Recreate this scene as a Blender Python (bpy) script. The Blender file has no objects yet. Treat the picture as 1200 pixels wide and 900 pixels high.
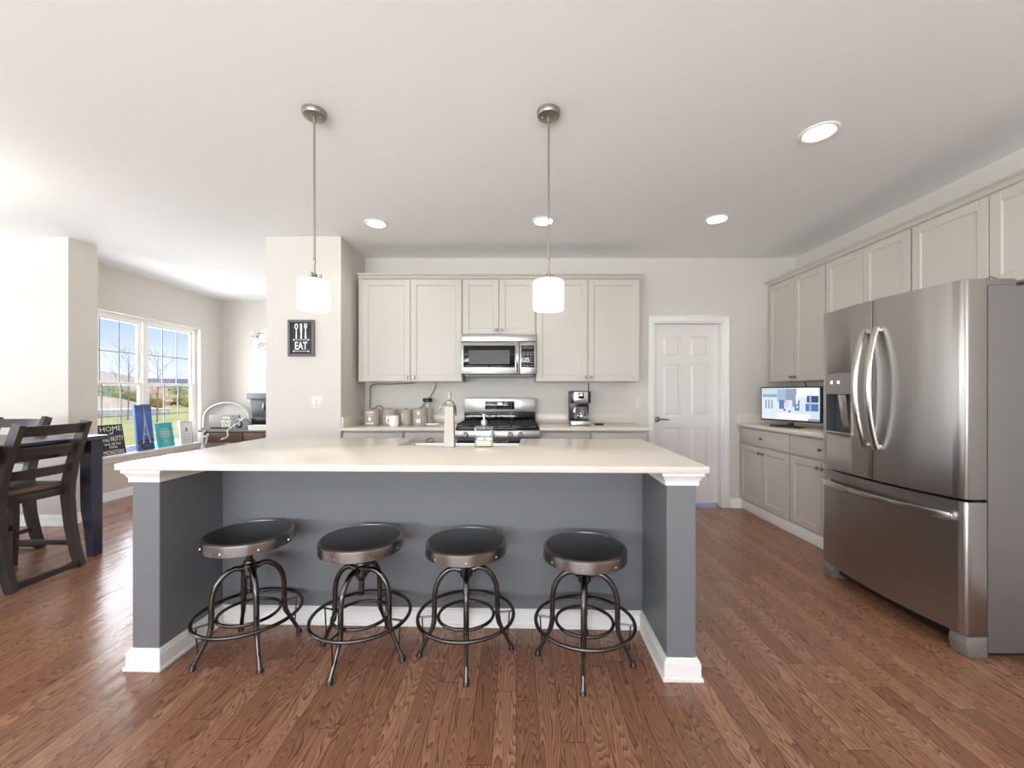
import bpy, bmesh, math, random
from mathutils import Vector, Matrix
random.seed(7)
PI = math.pi
SC = bpy.context.scene
COL = SC.collection

# ------------------------------------------------------------------ camera, world, light, exposure
cam_d = bpy.data.cameras.new('camera')
cam = bpy.data.objects.new('camera', cam_d); COL.objects.link(cam)
cam.location = (0, 0, 1.25); cam.rotation_euler = (PI/2, 0, 0)
cam_d.sensor_width = 36; cam_d.lens = 480/1200*36
cam_d.shift_x = -5/1200; cam_d.shift_y = 10/1200
cam_d.clip_start = 0.05; cam_d.clip_end = 600
SC.camera = cam
SC.view_settings.view_transform = 'Standard'; SC.view_settings.look = 'None'
SC.view_settings.gamma = 1; SC.view_settings.use_curve_mapping = False
SC.view_settings.exposure = 0.68
SC.cycles.max_bounces = 10; SC.cycles.diffuse_bounces = 6; SC.cycles.transparent_max_bounces = 12
SC.cycles.caustics_reflective = False; SC.cycles.caustics_refractive = False
SC.cycles.sample_clamp_indirect = 6
SC.cycles.use_denoising = True

w = bpy.data.worlds.new('sky'); SC.world = w; w.use_nodes = True
nt = w.node_tree; nt.nodes.clear()
tc = nt.nodes.new('ShaderNodeTexCoord'); sx = nt.nodes.new('ShaderNodeSeparateXYZ')
rp = nt.nodes.new('ShaderNodeValToRGB'); bg = nt.nodes.new('ShaderNodeBackground'); wo = nt.nodes.new('ShaderNodeOutputWorld')
nt.links.new(tc.outputs['Generated'], sx.inputs[0]); nt.links.new(sx.outputs['Z'], rp.inputs[0])
nt.links.new(rp.outputs[0], bg.inputs[0]); nt.links.new(bg.outputs[0], wo.inputs[0])
e = rp.color_ramp.elements
e[0].position = 0.0; e[0].color = (0.80, 0.86, 0.95, 1)
e[1].position = 0.55; e[1].color = (0.18, 0.32, 0.80, 1)
k = e.new(0.14); k.color = (0.40, 0.54, 0.92, 1)
bg.inputs[1].default_value = 0.8

def lamp(name, kind, loc, power, rot=(0, 0, 0), color=(1, 1, 1), size=None, spot=None, blend=0.5):
    d = bpy.data.lights.new(name, kind); d.energy = power; d.color = color
    if kind == 'AREA':
        d.shape = 'RECTANGLE'; d.size, d.size_y = size
    elif size: d.shadow_soft_size = size
    if spot: d.spot_size = spot; d.spot_blend = blend
    o = bpy.data.objects.new(name, d); COL.objects.link(o); o.location = loc; o.rotation_euler = rot
    return o
sun = lamp('sun', 'SUN', (0, 0, 20), 2.2, (math.radians(20), math.radians(42), 0), (1, .96, .9)); sun.data.angle = 0.01
# added upward fill behind the camera and far left; daylight at nook and patio
lamp('rear_fill', 'AREA', (-1.6, -3.5, 1.35), 430, (PI/2+1.05, 0, 0), (.9, .965, 1), (5.6, 2.1))
lamp('left_fill', 'AREA', (-6.95, 1.2, 1.5), 110, (PI/2+.9, 0, -PI/2), (.92, .97, 1), (3.4, 2.0))
lamp('nook_daylight', 'AREA', (-5.25, 5.25, 1.5), 70, (PI/2, 0, -PI/2), (.93, .97, 1), (1.8, 1.8))
lamp('patio_daylight', 'AREA', (-3.2, 6.95, 1.25), 20, (PI/2, 0, PI), (.97, .98, 1), (1.8, 2.0))
WARM = (1, .94, .86)
DOWNLIGHT_W, PENDANT_W, DINING_W = 8, 2.4, 8

# ------------------------------------------------------------------ materials
def lin(c): 
    c /= 255
    return c/12.92 if c <= .04045 else ((c+.055)/1.055)**2.4
def C(r, g, b): return (lin(r), lin(g), lin(b), 1)
def mat(name, rgb, rough=.5, metal=0, var=.04, scale=30, bump=0, emit=None, estr=0, spec=.5, stretch=(1, 1, 1), coat=0):
    m = bpy.data.materials.new(name); m.use_nodes = True
    n = m.node_tree.nodes; l = m.node_tree.links; p = n['Principled BSDF']
    t = n.new('ShaderNodeTexCoord'); mp = n.new('ShaderNodeMapping'); mp.inputs['Scale'].default_value = stretch
    z = n.new('ShaderNodeTexNoise'); z.inputs['Scale'].default_value = scale; z.inputs['Detail'].default_value = 4
    l.new(t.outputs['Object'], mp.inputs[0]); l.new(mp.outputs[0], z.inputs['Vector'])
    mx = n.new('ShaderNodeMix'); mx.data_type = 'RGBA'
    c = C(*rgb)
    mx.inputs[6].default_value = tuple(v*(1-var) for v in c[:3])+(1,)
    mx.inputs[7].default_value = tuple(min(1, v*(1+var)) for v in c[:3])+(1,)
    l.new(z.outputs[0], mx.inputs[0]); l.new(mx.outputs[2], p.inputs['Base Color'])
    p.inputs['Roughness'].default_value = rough; p.inputs['Metallic'].default_value = metal
    p.inputs['Specular IOR Level'].default_value = spec; p.inputs['Coat Weight'].default_value = coat
    if bump:
        b = n.new('ShaderNodeBump'); b.inputs['Strength'].default_value = bump; b.inputs['Distance'].default_value = .002
        l.new(z.outputs[0], b.inputs['Height']); l.new(b.outputs[0], p.inputs['Normal'])
    if emit:
        p.inputs['Emission Color'].default_value = C(*emit); p.inputs['Emission Strength'].default_value = estr
    return m
def wavy(m):   # slow waviness of sheet metal under the brushing
    n = m.node_tree.nodes; l = m.node_tree.links; p = n['Principled BSDF']
    t = n.new('ShaderNodeTexCoord'); mp = n.new('ShaderNodeMapping'); mp.inputs['Scale'].default_value = (5, 5, .7)
    z = n.new('ShaderNodeTexNoise'); z.inputs['Scale'].default_value = 1; z.inputs['Detail'].default_value = 1
    b = n.new('ShaderNodeBump'); b.inputs['Strength'].default_value = .6; b.inputs['Distance'].default_value = .012
    old = p.inputs['Normal'].links[0].from_socket
    l.new(t.outputs['Object'], mp.inputs[0]); l.new(mp.outputs[0], z.inputs['Vector']); l.new(z.outputs[0], b.inputs['Height']); l.new(old, b.inputs['Normal']); l.new(b.outputs[0], p.inputs['Normal'])
def glass(name, tint=(1, 1, 1), gloss=.08, rough=0.0, edge=.35):
    m = bpy.data.materials.new(name); m.use_nodes = True
    n = m.node_tree.nodes; l = m.node_tree.links; n.clear()
    o = n.new('ShaderNodeOutputMaterial'); mx = n.new('ShaderNodeMixShader'); t = n.new('ShaderNodeBsdfTransparent'); g = n.new('ShaderNodeBsdfGlossy')
    lw = n.new('ShaderNodeLayerWeight'); lw.inputs['Blend'].default_value = .25
    ma = n.new('ShaderNodeMath'); ma.operation = 'MULTIPLY_ADD'; ma.inputs[1].default_value = edge; ma.inputs[2].default_value = gloss
    t.inputs[0].default_value = (*tint, 1); g.inputs['Roughness'].default_value = rough
    l.new(lw.outputs['Facing'], ma.inputs[0]); l.new(ma.outputs[0], mx.inputs[0]); l.new(t.outputs[0], mx.inputs[1]); l.new(g.outputs[0], mx.inputs[2]); l.new(mx.outputs[0], o.inputs[0])
    return m
def oak_floor():
    m = bpy.data.materials.new('oak_floor'); m.use_nodes = True
    n = m.node_tree.nodes; l = m.node_tree.links; p = n['Principled BSDF']
    def N(t, **kw):
        q = n.new(t)
        for a, v in kw.items(): setattr(q, a, v)
        return q
    def M(op, a, b=None):
        q = N('ShaderNodeMath', operation=op)
        for i, v in enumerate((a, b)):
            if v is None: continue
            if isinstance(v, (int, float)): q.inputs[i].default_value = v
            else: l.new(v, q.inputs[i])
        return q.outputs[0]
    t = N('ShaderNodeTexCoord'); s = N('ShaderNodeSeparateXYZ'); l.new(t.outputs['Object'], s.inputs[0])
    X, Y = s.outputs[0], s.outputs[1]
    W, L = .083, .95
    u = M('DIVIDE', X, W); row = M('FLOOR', u); fu = M('SUBTRACT', u, row)
    wn = N('ShaderNodeTexWhiteNoise', noise_dimensions='1D'); l.new(row, wn.inputs['W'])
    v = M('ADD', M('DIVIDE', Y, L), M('MULTIPLY', wn.outputs[0], 7.3)); vi = M('FLOOR', v); fv = M('SUBTRACT', v, vi)
    cx = N('ShaderNodeCombineXYZ'); l.new(row, cx.inputs[0]); l.new(vi, cx.inputs[1])
    wn2 = N('ShaderNodeTexWhiteNoise', noise_dimensions='2D'); l.new(cx.outputs[0], wn2.inputs['Vector'])
    rnd = wn2.outputs['Value']
    # cathedral grain: distorted rings drawn out along the board, shifted per board
    gx = N('ShaderNodeCombineXYZ')
    l.new(M('ADD', M('MULTIPLY', M('SUBTRACT', fu, .5), 1.0), M('MULTIPLY', rnd, 37.0)), gx.inputs[0])
    l.new(M('ADD', M('MULTIPLY', Y, 1.0), M('MULTIPLY', rnd, 91.0)), gx.inputs[1])
    l.new(M('MULTIPLY', rnd, 13.0), gx.inputs[2])
    ns = N('ShaderNodeTexNoise'); ns.inputs['Scale'].default_value = 1.15; ns.inputs['Detail'].default_value = 1.5; ns.inputs['Roughness'].default_value = .45
    mp0 = N('ShaderNodeMapping'); mp0.inputs['Scale'].default_value = (1.0, 1.5, 1); l.new(gx.outputs[0], mp0.inputs[0]); l.new(mp0.outputs[0], ns.inputs['Vector'])
    rings = M('FRACT', M('MULTIPLY', ns.outputs[0], 26.0))
    ring = M('POWER', rings, 2.2)
    fine = N('ShaderNodeTexNoise'); fine.inputs['Scale'].default_value = 1; fine.inputs['Detail'].default_value = 5
    mp = N('ShaderNodeMapping'); mp.inputs['Scale'].default_value = (260, 9, 1); l.new(t.outputs['Object'], mp.inputs[0]); l.new(mp.outputs[0], fine.inputs['Vector'])
    g = M('MULTIPLY', ring, M('MULTIPLY_ADD', fine.outputs[0], 1.2)); 
    base = N('ShaderNodeValToRGB'); l.new(rnd, base.inputs[0])
    ce = base.color_ramp.elements; ce[0].color = C(140, 98, 74); ce[1].color = C(168, 123, 97)
    q = ce.new(.5); q.color = C(154, 110, 85)
    mx = N('ShaderNodeMix', data_type='RGBA'); mx.inputs[7].default_value = C(80, 49, 35)
    l.new(M('MULTIPLY', g, .75), mx.inputs[0]); l.new(base.outputs[0], mx.inputs[6])
    seam = M('MAXIMUM', M('GREATER_THAN', M('ABSOLUTE', M('SUBTRACT', fu, .5)), .486), M('GREATER_THAN', M('ABSOLUTE', M('SUBTRACT', fv, .5)), .4985))
    mx2 = N('ShaderNodeMix', data_type='RGBA'); mx2.inputs[7].default_value = C(58, 34, 25)
    l.new(M('MULTIPLY', seam, .7), mx2.inputs[0]); l.new(mx.outputs[2], mx2.inputs[6]); l.new(mx2.outputs[2], p.inputs['Base Color'])
    p.inputs['Roughness'].default_value = .24; p.inputs['Specular IOR Level'].default_value = .5
    b = N('ShaderNodeBump'); b.inputs['Strength'].default_value = .25; b.inputs['Distance'].default_value = .0015
    l.new(M('SUBTRACT', 1.0, M('ADD', M('MULTIPLY', g, .35), seam)), b.inputs['Height']); l.new(b.outputs[0], p.inputs['Normal'])
    return m

WALL = mat('wall_paint', (212, 207, 200), .75, var=.01, scale=300, bump=.05)
CEIL = mat('ceiling_paint', (240, 242, 243), .85, var=.01, scale=200)
TRIM = mat('white_trim_paint', (238, 236, 233), .4, var=.01)
DOORW = mat('door_paint', (228, 225, 221), .45, var=.01)
CAB = mat('cabinet_paint', (194, 188, 180), .42, var=.015)
GAP = mat('cabinet_gap', (120, 114, 108), .8)
QUARTZ = mat('quartz', (218, 209, 199), .2, var=.035, scale=220)
GREY = mat('island_grey_paint', (113, 114, 117), .5, var=.03, scale=60, bump=.06)
ISLCAB = mat('island_cabinet_paint', (113, 114, 117), .5)  # same even grey as the island walls, without bump
STEEL = mat('brushed_steel', (176, 173, 170), .3, 1, var=.05, scale=6, bump=.22, stretch=(1.2, 1.2, 90))
wavy(STEEL)
FAUCET = mat('satin_faucet', (150, 143, 136), .5, .9)
STEELH = mat('handle_steel', (205, 202, 198), .22, 1, var=.03)
SIDE = mat('fridge_side_paint', (134, 131, 129), .45, .55, var=.03, scale=200)
NICKEL = mat('brushed_nickel', (168, 162, 155), .36, 1, var=.04)
DKMET = mat('dark_pewter_knob', (150, 144, 139), .28, 1)
BLACK = mat('black_plastic', (20, 20, 22), .3)
BLKG = mat('black_glass', (10, 10, 12), .06)
IRON = mat('cast_iron', (26, 26, 27), .6, bump=.3, scale=200)
BRONZE = mat('gunmetal', (92, 89, 87), .22, .95, var=.3, scale=14)
SEATM = mat('gunmetal_seat', (70, 66, 65), .3, .9, var=.3, scale=10)
BAND = mat('worn_steel_band', (152, 149, 147), .27, 1, var=.25, scale=18)
RIVET = mat('rivet_steel', (205, 200, 194), .25, 1)
WHITEC = mat('white_ceramic', (240, 238, 234), .15)
GREYC = mat('grey_ceramic', (160, 150, 140), .45, var=.1)
LETTER = mat('white_lettering', (240, 238, 232), .6)
CHALK = mat('chalkboard', (42, 46, 52), .7, var=.15)
DKWOOD = mat('dark_espresso_wood', (58, 49, 47), .3, var=.25, scale=8, stretch=(1, 1, 8))
TBWOOD = mat('black_blue_table_finish', (42, 47, 64), .25, var=.2, scale=8)
LEATH = mat('brown_leather', (112, 90, 76), .45, var=.1, bump=.2, scale=160)
DESKW = mat('brown_desk_wood', (98, 72, 62), .4, var=.25, scale=10, stretch=(8, 1, 1))
CLEAR = glass('clear_glass')
PANE = glass('window_pane', gloss=.01, edge=.06)
BOTG = glass('bottle_glass', (.95, .96, .96), .1, edge=.36)
SOAP = mat('pale_green_soap', (214, 218, 186), .2)
SHADE = mat('lit_white_glass', (222, 217, 208), .3, emit=(255, 240, 222), estr=.36)
BULB = mat('lit_bulb', (255, 250, 240), .3, emit=(255, 240, 215), estr=8)
LENS = mat('lit_lens', (255, 252, 246), .3, emit=(255, 244, 228), estr=9)
FLOOR = oak_floor()
PLATE = mat('white_plastic_plate', (222, 218, 212), .4)
PAPER = mat('paper', (240, 240, 238), .8)
TEAL = mat('teal_paint', (72, 186, 190), .5, var=.08)
WOODSIGN = mat('weathered_wood', (150, 148, 143), .7, var=.2, scale=14, stretch=(6, 1, 1))

# ------------------------------------------------------------------ mesh helpers
class B:
    def __init__(s): s.bm = bmesh.new(); s.mi = 0; s.T = Matrix()
    def _done(s, vs, old):
        for f in s.bm.faces:
            if f not in old: f.material_index = s.mi
    def box(s, x0, x1, y0, y1, z0, z1, bv=0, seg=2):
        r = bmesh.ops.create_cube(s.bm, size=1); vs = r['verts']
        for v in vs: v.co = Vector(((x0+x1)/2+v.co.x*(x1-x0), (y0+y1)/2+v.co.y*(y1-y0), (z0+z1)/2+v.co.z*(z1-z0)))
        fs = set(f for v in vs for f in v.link_faces)
        for f in fs: f.material_index = s.mi
        if bv:
            es = list(set(e for v in vs for e in v.link_edges))
            bv = min(bv, .45*min(abs(x1-x0), abs(y1-y0), abs(z1-z0)))
            r = bmesh.ops.bevel(s.bm, geom=es, offset=bv, segments=seg, affect='EDGES', profile=.5)
            vs = list(set(vs_ for f in r['faces'] for vs_ in f.verts))
        vs = [v for v in vs if v.is_valid]
        for v in vs: v.co = s.T @ v.co
        return s
    def add(s, verts, faces):
        vs = [s.bm.verts.new(s.T @ Vector(v)) for v in verts]
        for f in faces:
            try: s.bm.faces.new([vs[i] for i in f]).material_index = s.mi
            except ValueError: pass
        return s
    def sweep(s, pts, prof, up=(0, 0, 1), closed=False, caps=True, scales=None):
        """a 2-D profile carried along pts, kept upright against 'up'"""
        pts = [Vector(p) for p in pts]; n = len(pts); m = len(prof); V = []; F = []
        for i, p in enumerate(pts):
            a = pts[i-1] if (i or closed) else p; b = pts[(i+1) % n] if (i < n-1 or closed) else p
            t = (b-a).normalized(); u = Vector(up)
            sd = t.cross(u)
            if sd.length < 1e-4: sd = t.cross(Vector((0, 1, 0.01)))
            sd.normalize(); nn = sd.cross(t).normalized()
            k = scales[i] if scales else 1
            for (q, r) in prof: V.append(p+sd*q*k+nn*r*k)
        for i in range(n if closed else n-1):
            for j in range(m):
                F.append((i*m+j, i*m+(j+1) % m, ((i+1) % n)*m+(j+1) % m, ((i+1) % n)*m+j))
        if caps and not closed: F.append(tuple(range(m-1, -1, -1))); F.append(tuple((n-1)*m+j for j in range(m)))
        return s.add(V, F)
    def tube(s, pts, r, n=10, closed=False, caps=True):
        pts = [Vector(p) for p in pts]; N = len(pts)
        rs = r if isinstance(r, (list, tuple)) else [r]*N
        ts = []
        for i, p in enumerate(pts):
            a = pts[i-1] if (i or closed) else p; b = pts[(i+1) % N] if (i < N-1 or closed) else p
            ts.append((b-a).normalized())
        u = ts[0].orthogonal().normalized(); V = []; F = []
        for i, p in enumerate(pts):
            u = (u-ts[i]*u.dot(ts[i])).normalized(); v = ts[i].cross(u)
            for j in range(n):
                a = 2*PI*j/n; V.append(p+(u*math.cos(a)+v*math.sin(a))*rs[i])
        for i in range(N if closed else N-1):
            for j in range(n):
                F.append((i*n+j, i*n+(j+1) % n, ((i+1) % N)*n+(j+1) % n, ((i+1) % N)*n+j))
        if caps and not closed: F.append(tuple(range(n-1, -1, -1))); F.append(tuple((N-1)*n+j for j in range(n)))
        return s.add(V, F)
    def ring(s, c, R, r, n=48, m=10, axis='z'):
        pts = []
        for i in range(n):
            a = 2*PI*i/n; x, y = R*math.cos(a), R*math.sin(a)
            pts.append((c[0]+x, c[1]+y, c[2]) if axis == 'z' else (c[0]+x, c[1], c[2]+y))
        return s.tube(pts, r, m, closed=True)
    def cyl(s, p0, p1, r0, r1=None, n=20): return s.tube([p0, p1], [r0, r0 if r1 is None else r1], n)
    def lathe(s, prof, c=(0, 0, 0), n=32, axis='z'):
        V = []; F = []; m = len(prof)
        for i in range(n):
            a = 2*PI*i/n
            for (r, z) in prof:
                x, y = r*math.cos(a), r*math.sin(a)
                V.append((c[0]+x, c[1]+y, c[2]+z) if axis == 'z' else (c[0]+x, c[1]-z, c[2]+y) if axis == 'y' else (c[0]+z, c[1]+x, c[2]+y))
        for i in range(n):
            for j in range(m-1): F.append((i*m+j, ((i+1) % n)*m+j, ((i+1) % n)*m+j+1, i*m+j+1))
        old = len(s.bm.verts)
        s.add(V, F)
        return s
    def sph(s, c, r, sc=(1, 1, 1), sub=2, noise=0):
        rr = bmesh.ops.create_icosphere(s.bm, subdivisions=sub, radius=1)
        for v in rr['verts']:
            k = 1+noise*(random.random()-.5)
            v.co = s.T @ Vector((c[0]+v.co.x*r*sc[0]*k, c[1]+v.co.y*r*sc[1]*k, c[2]+v.co.z*r*sc[2]*k))
            for f in v.link_faces: f.material_index = s.mi
        return s
    def prism(s, poly, a0, a1, axis='z', bv=0, seg=2):
        def P(p, a): return (p[0], p[1], a) if axis == 'z' else (p[0], a, p[1]) if axis == 'y' else (a, p[0], p[1])
        n = len(poly); vs = [s.bm.verts.new(P(p, a0)) for p in poly]+[s.bm.verts.new(P(p, a1)) for p in poly]
        fs = [s.bm.faces.new(vs[:n]), s.bm.faces.new(vs[n:][::-1])]
        for i in range(n): fs.append(s.bm.faces.new((vs[i], vs[n+i], vs[n+(i+1) % n], vs[(i+1) % n])))
        for f in fs: f.material_index = s.mi
        if bv:
            es = list(set(e for f in fs for e in f.edges))
            r = bmesh.ops.bevel(s.bm, geom=es, offset=bv, segments=seg, affect='EDGES', profile=.5)
            vs = list(set([v for v in vs if v.is_valid]+[v for f in r['faces'] for v in f.verts]))
        for v in vs: v.co = s.T @ v.co
        return s
    def rect(s, x0, x1, z0, z1, y):   # a thin face looking to -y
        return s.add([(x0, y, z0), (x1, y, z0), (x1, y, z1), (x0, y, z1)], [(0, 1, 2, 3)])
    def text(s, txt, size, x, z, y, width=None, squeeze=1, bold=.0, shear=0):
        """lettering standing in the x-z plane, looking to -y, centred on x, its baseline at z"""
        cu = bpy.data.curves.new('t', 'FONT'); cu.body = txt; cu.size = size; cu.align_x = 'CENTER'; cu.offset = bold; cu.extrude = .0006; cu.resolution_u = 2; cu.shear = shear
        o = bpy.data.objects.new('t', cu); COL.objects.link(o)
        dg = bpy.context.evaluated_depsgraph_get(); dg.update()
        me = bpy.data.meshes.new_from_object(o.evaluated_get(dg))
        if len(me.vertices):
            xs = [v.co.x for v in me.vertices]; wd = max(xs)-min(xs)
            k = (width/wd) if width else squeeze
            cxm = (max(xs)+min(xs))/2
            s.add([(x+(v.co.x-cxm)*k, y-v.co.z, z+v.co.y) for v in me.vertices], [tuple(p.vertices) for p in me.polygons])
        bpy.data.objects.remove(o); bpy.data.curves.remove(cu); bpy.data.meshes.remove(me)
        return s
    def link(s, name, mats, parent=None, sharp=35, flat=False):
        bmesh.ops.recalc_face_normals(s.bm, faces=s.bm.faces)
        me = bpy.data.meshes.new(name); s.bm.to_mesh(me); s.bm.free()
        for m in (mats if isinstance(mats, (list, tuple)) else [mats]): me.materials.append(m)
        if not flat:
            for p in me.polygons: p.use_smooth = True
            me.set_sharp_from_angle(angle=math.radians(sharp))
        o = bpy.data.objects.new(name, me); COL.objects.link(o)
        if parent: o.parent = parent
        return o
def tag(o, label, cat, group=None, kind=None):
    o['label'] = label; o['category'] = cat
    if group: o['group'] = group
    if kind: o['kind'] = kind
    return o
def thing(name, label, cat, loc=(0, 0, 0), rz=0, group=None, tilt=None):
    o = bpy.data.objects.new(name, None); COL.objects.link(o); o.empty_display_size = .1
    o.location = loc; o.rotation_euler = tilt if tilt else (0, 0, rz)
    return tag(o, label, cat, group)
def struct(o, label=None, cat=None):
    o['kind'] = 'structure'
    if label: o['label'] = label
    if cat: o['category'] = cat
    return o
def dup(root, loc, rz, label):
    r = root.copy(); COL.objects.link(r); r.location = loc; r.rotation_euler = (0, 0, rz); r['label'] = label
    def rec(src, dst):
        for ch in list(src.children):
            c = ch.copy(); COL.objects.link(c); c.parent = dst; rec(ch, c)
    rec(root, r)
    return r
def arc(c, r, a0, a1, n, plane='xz'):
    out = []
    for i in range(n+1):
        a = math.radians(a0+(a1-a0)*i/n); u, v = r*math.cos(a), r*math.sin(a)
        out.append((c[0]+u, c[1], c[2]+v) if plane == 'xz' else (c[0], c[1]+u, c[2]+v) if plane == 'yz' else (c[0]+u, c[1]+v, c[2]))
    return out

# ------------------------------------------------------------------ the room shell
H = 2.71
XR, YB = 3.03, 4.45
XL, YR = -6.6, -3.2
def wall(name, cells, label):
    b = B()
    for c in cells: b.box(*c)
    return struct(b.link(name, WALL, flat=True), label, 'wall')
b = B(); b.box(-6.7, 3.2, -3.3, 6.65, -.1, 0)
struct(b.link('floor', FLOOR, flat=True), 'brown oak strip floor running away from the camera', 'floor')
b = B(); b.box(-6.8, 3.2, -3.4, 6.7, H, H+.15)
struct(b.link('ceiling', CEIL, flat=True), 'smooth white ceiling', 'ceiling')
DX0, DX1, DZ = 1.49, 2.245, 2.02
wall('wall_back', [(-1.64, DX0, YB, YB+.12, 0, H), (DX1, 3.2, YB, YB+.12, 0, H), (DX0, DX1, YB, YB+.12, DZ, H)], 'pale greige kitchen back wall')
wall('wall_right', [(XR, XR+.12, YR, YB, 0, H)], 'pale greige wall behind the refrigerator')
wall('wall_column', [(-2.34, -1.64, 3.83, 6.55, 0, H)], 'pale wall block with the EAT sign at the left of the kitchen')
wall('wall_left', [(XL-.15, -4.21, 3.85, 4.12, 0, H), (-4.85, -4.7, 4.12, 4.42, 0, H), (-4.85, -4.7, 6.1, 6.7, 0, H), (-4.85, -4.7, 4.42, 6.1, 0, .5), (-4.85, -4.7, 4.42, 6.1, 2.19, H)], 'pale wall with the twin window at the left')
wall('wall_nook', [(-4.7, -4.17, 6.55, 6.7, 0, H), (-2.5, -2.34, 6.55, 6.7, 0, H), (-4.17, -2.5, 6.55, 6.7, 2.08, H)], 'far wall of the breakfast nook')
wall('wall_rear', [(XL, -4.5, YR-.12, YR, 0, H), (1.3, XR+.12, YR-.12, YR, 0, H), (-4.5, 1.3, YR-.12, YR, 0, .4), (-4.5, 1.3, YR-.12, YR, 2.5, H), (-1.75, -1.45, YR-.12, YR, .4, 2.5)], 'wall behind the camera')
wall('wall_dining', [(XL-.15, XL, YR, -.6, 0, H), (XL-.15, XL, 3.0, 3.85, 0, H), (XL-.15, XL, -.6, 3.0, 0, .45), (XL-.15, XL, -.6, 3.0, 2.5, H)], 'outer wall of the dining side')

def baseboard(name, p0, p1, off, h=.1):
    """board between two floor points, standing off to the side 'off'"""
    p0 = Vector((*p0, 0)); p1 = Vector((*p1, 0)); d = (p1-p0).normalized(); n = Vector((*off, 0))
    prof = [(0, 0), (.02, 0), (.02, .012), (.014, .02), (.014, h-.02), (.008, h-.006), (.006, h), (0, h)]
    V = []; F = []; m = len(prof)
    for p in (p0, p1):
        for (q, z) in prof: V.append(p+n*q+Vector((0, 0, z)))
    for j in range(m): F.append((j, (j+1) % m, m+(j+1) % m, m+j))
    F += [tuple(range(m)), tuple(range(m, 2*m))[::-1]]
    return struct(B().add(V, F).link(name, TRIM, sharp=50), 'white baseboard', 'baseboard')
baseboard('baseboard_left', (XL, 3.85), (-4.21, 3.85), (0, -1))
baseboard('baseboard_stub', (-4.21, 3.83), (-4.21, 4.12), (1, 0))
baseboard('baseboard_window', (-4.7, 4.12), (-4.7, 6.55), (1, 0))
baseboard('baseboard_nook', (-4.7, 6.55), (-4.2, 6.55), (0, -1))
baseboard('baseboard_column', (-2.34, 3.83), (-1.64, 3.83), (0, -1))
baseboard('baseboard_block', (-2.34, 3.83), (-2.34, 6.55), (-1, 0))
baseboard('baseboard_back', (DX1+.07, YB), (2.44, YB), (0, -1))
baseboard('baseboard_pantry', (1.26, YB), (DX0-.07, YB), (0, -1))
baseboard('baseboard_right', (XR, YR), (XR, 1.85), (-1, 0))

def sash_window(name, loc, rz, w_, h_, units, label):
    """twin double-hung window; local x along the wall, y outwards, z up from the sill"""
    r = struct(thing(name, label, 'window', loc, rz))
    b = B(); f = .05; uw = w_/units
    b.box(0, w_, .07, .14, 0, f); b.box(0, w_, .07, .14, h_-f, h_); b.box(0, f*.8, .07, .14, f, h_-f); b.box(w_-f*.8, w_, .07, .14, f, h_-f)
    for i in range(1, units): b.box(i*uw-.035, i*uw+.035, .06, .14, f, h_-f)
    b.link('window_frame', TRIM, r)
    mid = h_*.507
    for i in range(units):
        x0 = i*uw+.04; x1 = (i+1)*uw-.04
        for (z0, z1, y) in ((f, mid+.02, .075), (mid-.02, h_-f, .1)):
            s = B(); t = .03
            s.box(x0, x1, y, y+.025, z0, z0+t+.01, .003); s.box(x0, x1, y, y+.025, z1-t, z1, .003)
            s.box(x0, x0+t, y, y+.025, z0+t, z1-t, .003); s.box(x1-t, x1, y, y+.025, z0+t, z1-t, .003)
            so = s.link('sash', TRIM, r)
            p = B(); p.box(x0+t, x1-t, y+.01, y+.014, z0+t, z1-t); p.link('pane', PANE, so)
            g = B(); gx0, gx1 = x0+t, x1-t
            for q in (1, 2): xx = gx0+(gx1-gx0)*q/3; g.box(xx-.005, xx+.005, y+.006, y+.018, z0+t, z1-t)
            zz = (z0+z1)/2; g.box(gx0, gx1, y+.006, y+.018, zz-.005, zz+.005)
            g.link('muntin', mat('muntin_grey', (120, 124, 124), .5) if not bpy.data.materials.get('muntin_grey') else bpy.data.materials['muntin_grey'], so)
    return r
W1 = sash_window('window_1', (-4.7, 4.42, .5), PI/2, 1.68, 1.69, 2, 'white twin double-hung window with thin grey grilles at the left')
b = B(); b.box(-.03, 1.71, -.055, .07, -.012, .02, .006); b.box(-.02, 1.70, -.018, 0, -.07, -.012, .004)
b.link('window_sill', TRIM, W1)
sash_window('window_2', (-1.75, YR, .4), PI, 2.75, 2.1, 3, 'unseen white triple window behind the camera, added for the fill light')  # rear and dining-side windows are added as openings for the fill lamps
sash_window('window_3', (1.3, YR, .4), PI, 2.75, 2.1, 3, 'unseen white triple window behind the camera, added for the fill light')
sash_window('window_4', (XL, -.6, .45), PI/2, 3.6, 2.05, 4, 'unseen white window on the dining side, added for the fill light')
# patio door of the nook with its vertical blinds
r = struct(thing('door_2', 'white sliding patio door with vertical blinds in the nook', 'door', (-4.17, 6.55, 0), 0))
b = B(); b.box(0, .06, .02, .12, 0, 2.08); b.box(1.61, 1.67, .02, .12, 0, 2.08); b.box(.06, 1.61, .02, .12, 2.0, 2.08); b.box(.06, 1.61, .02, .12, 0, .06); b.box(.8, .87, .03, .11, .06, 2.0); b.link('door_frame', TRIM, r)
b = B(); b.box(.06, .8, .06, .066, .06, 2.0); b.box(.87, 1.61, .06, .066, .06, 2.0); b.link('pane', PANE, r)
BLIND = mat('white_vinyl_blind', (242, 242, 240), .5)
b = B()
for i in range(19):
    b.T = Matrix.Translation((.03+i*.088, -.035, 0)) @ Matrix.Rotation(math.radians(35), 4, 'Z'); b.box(-.043, .043, -.001, .001, .03, 2.06)
b.T = Matrix(); b.box(-.02, 1.69, -.065, -.005, 2.06, 2.1); b.link('vertical_blind', BLIND, r)

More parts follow.
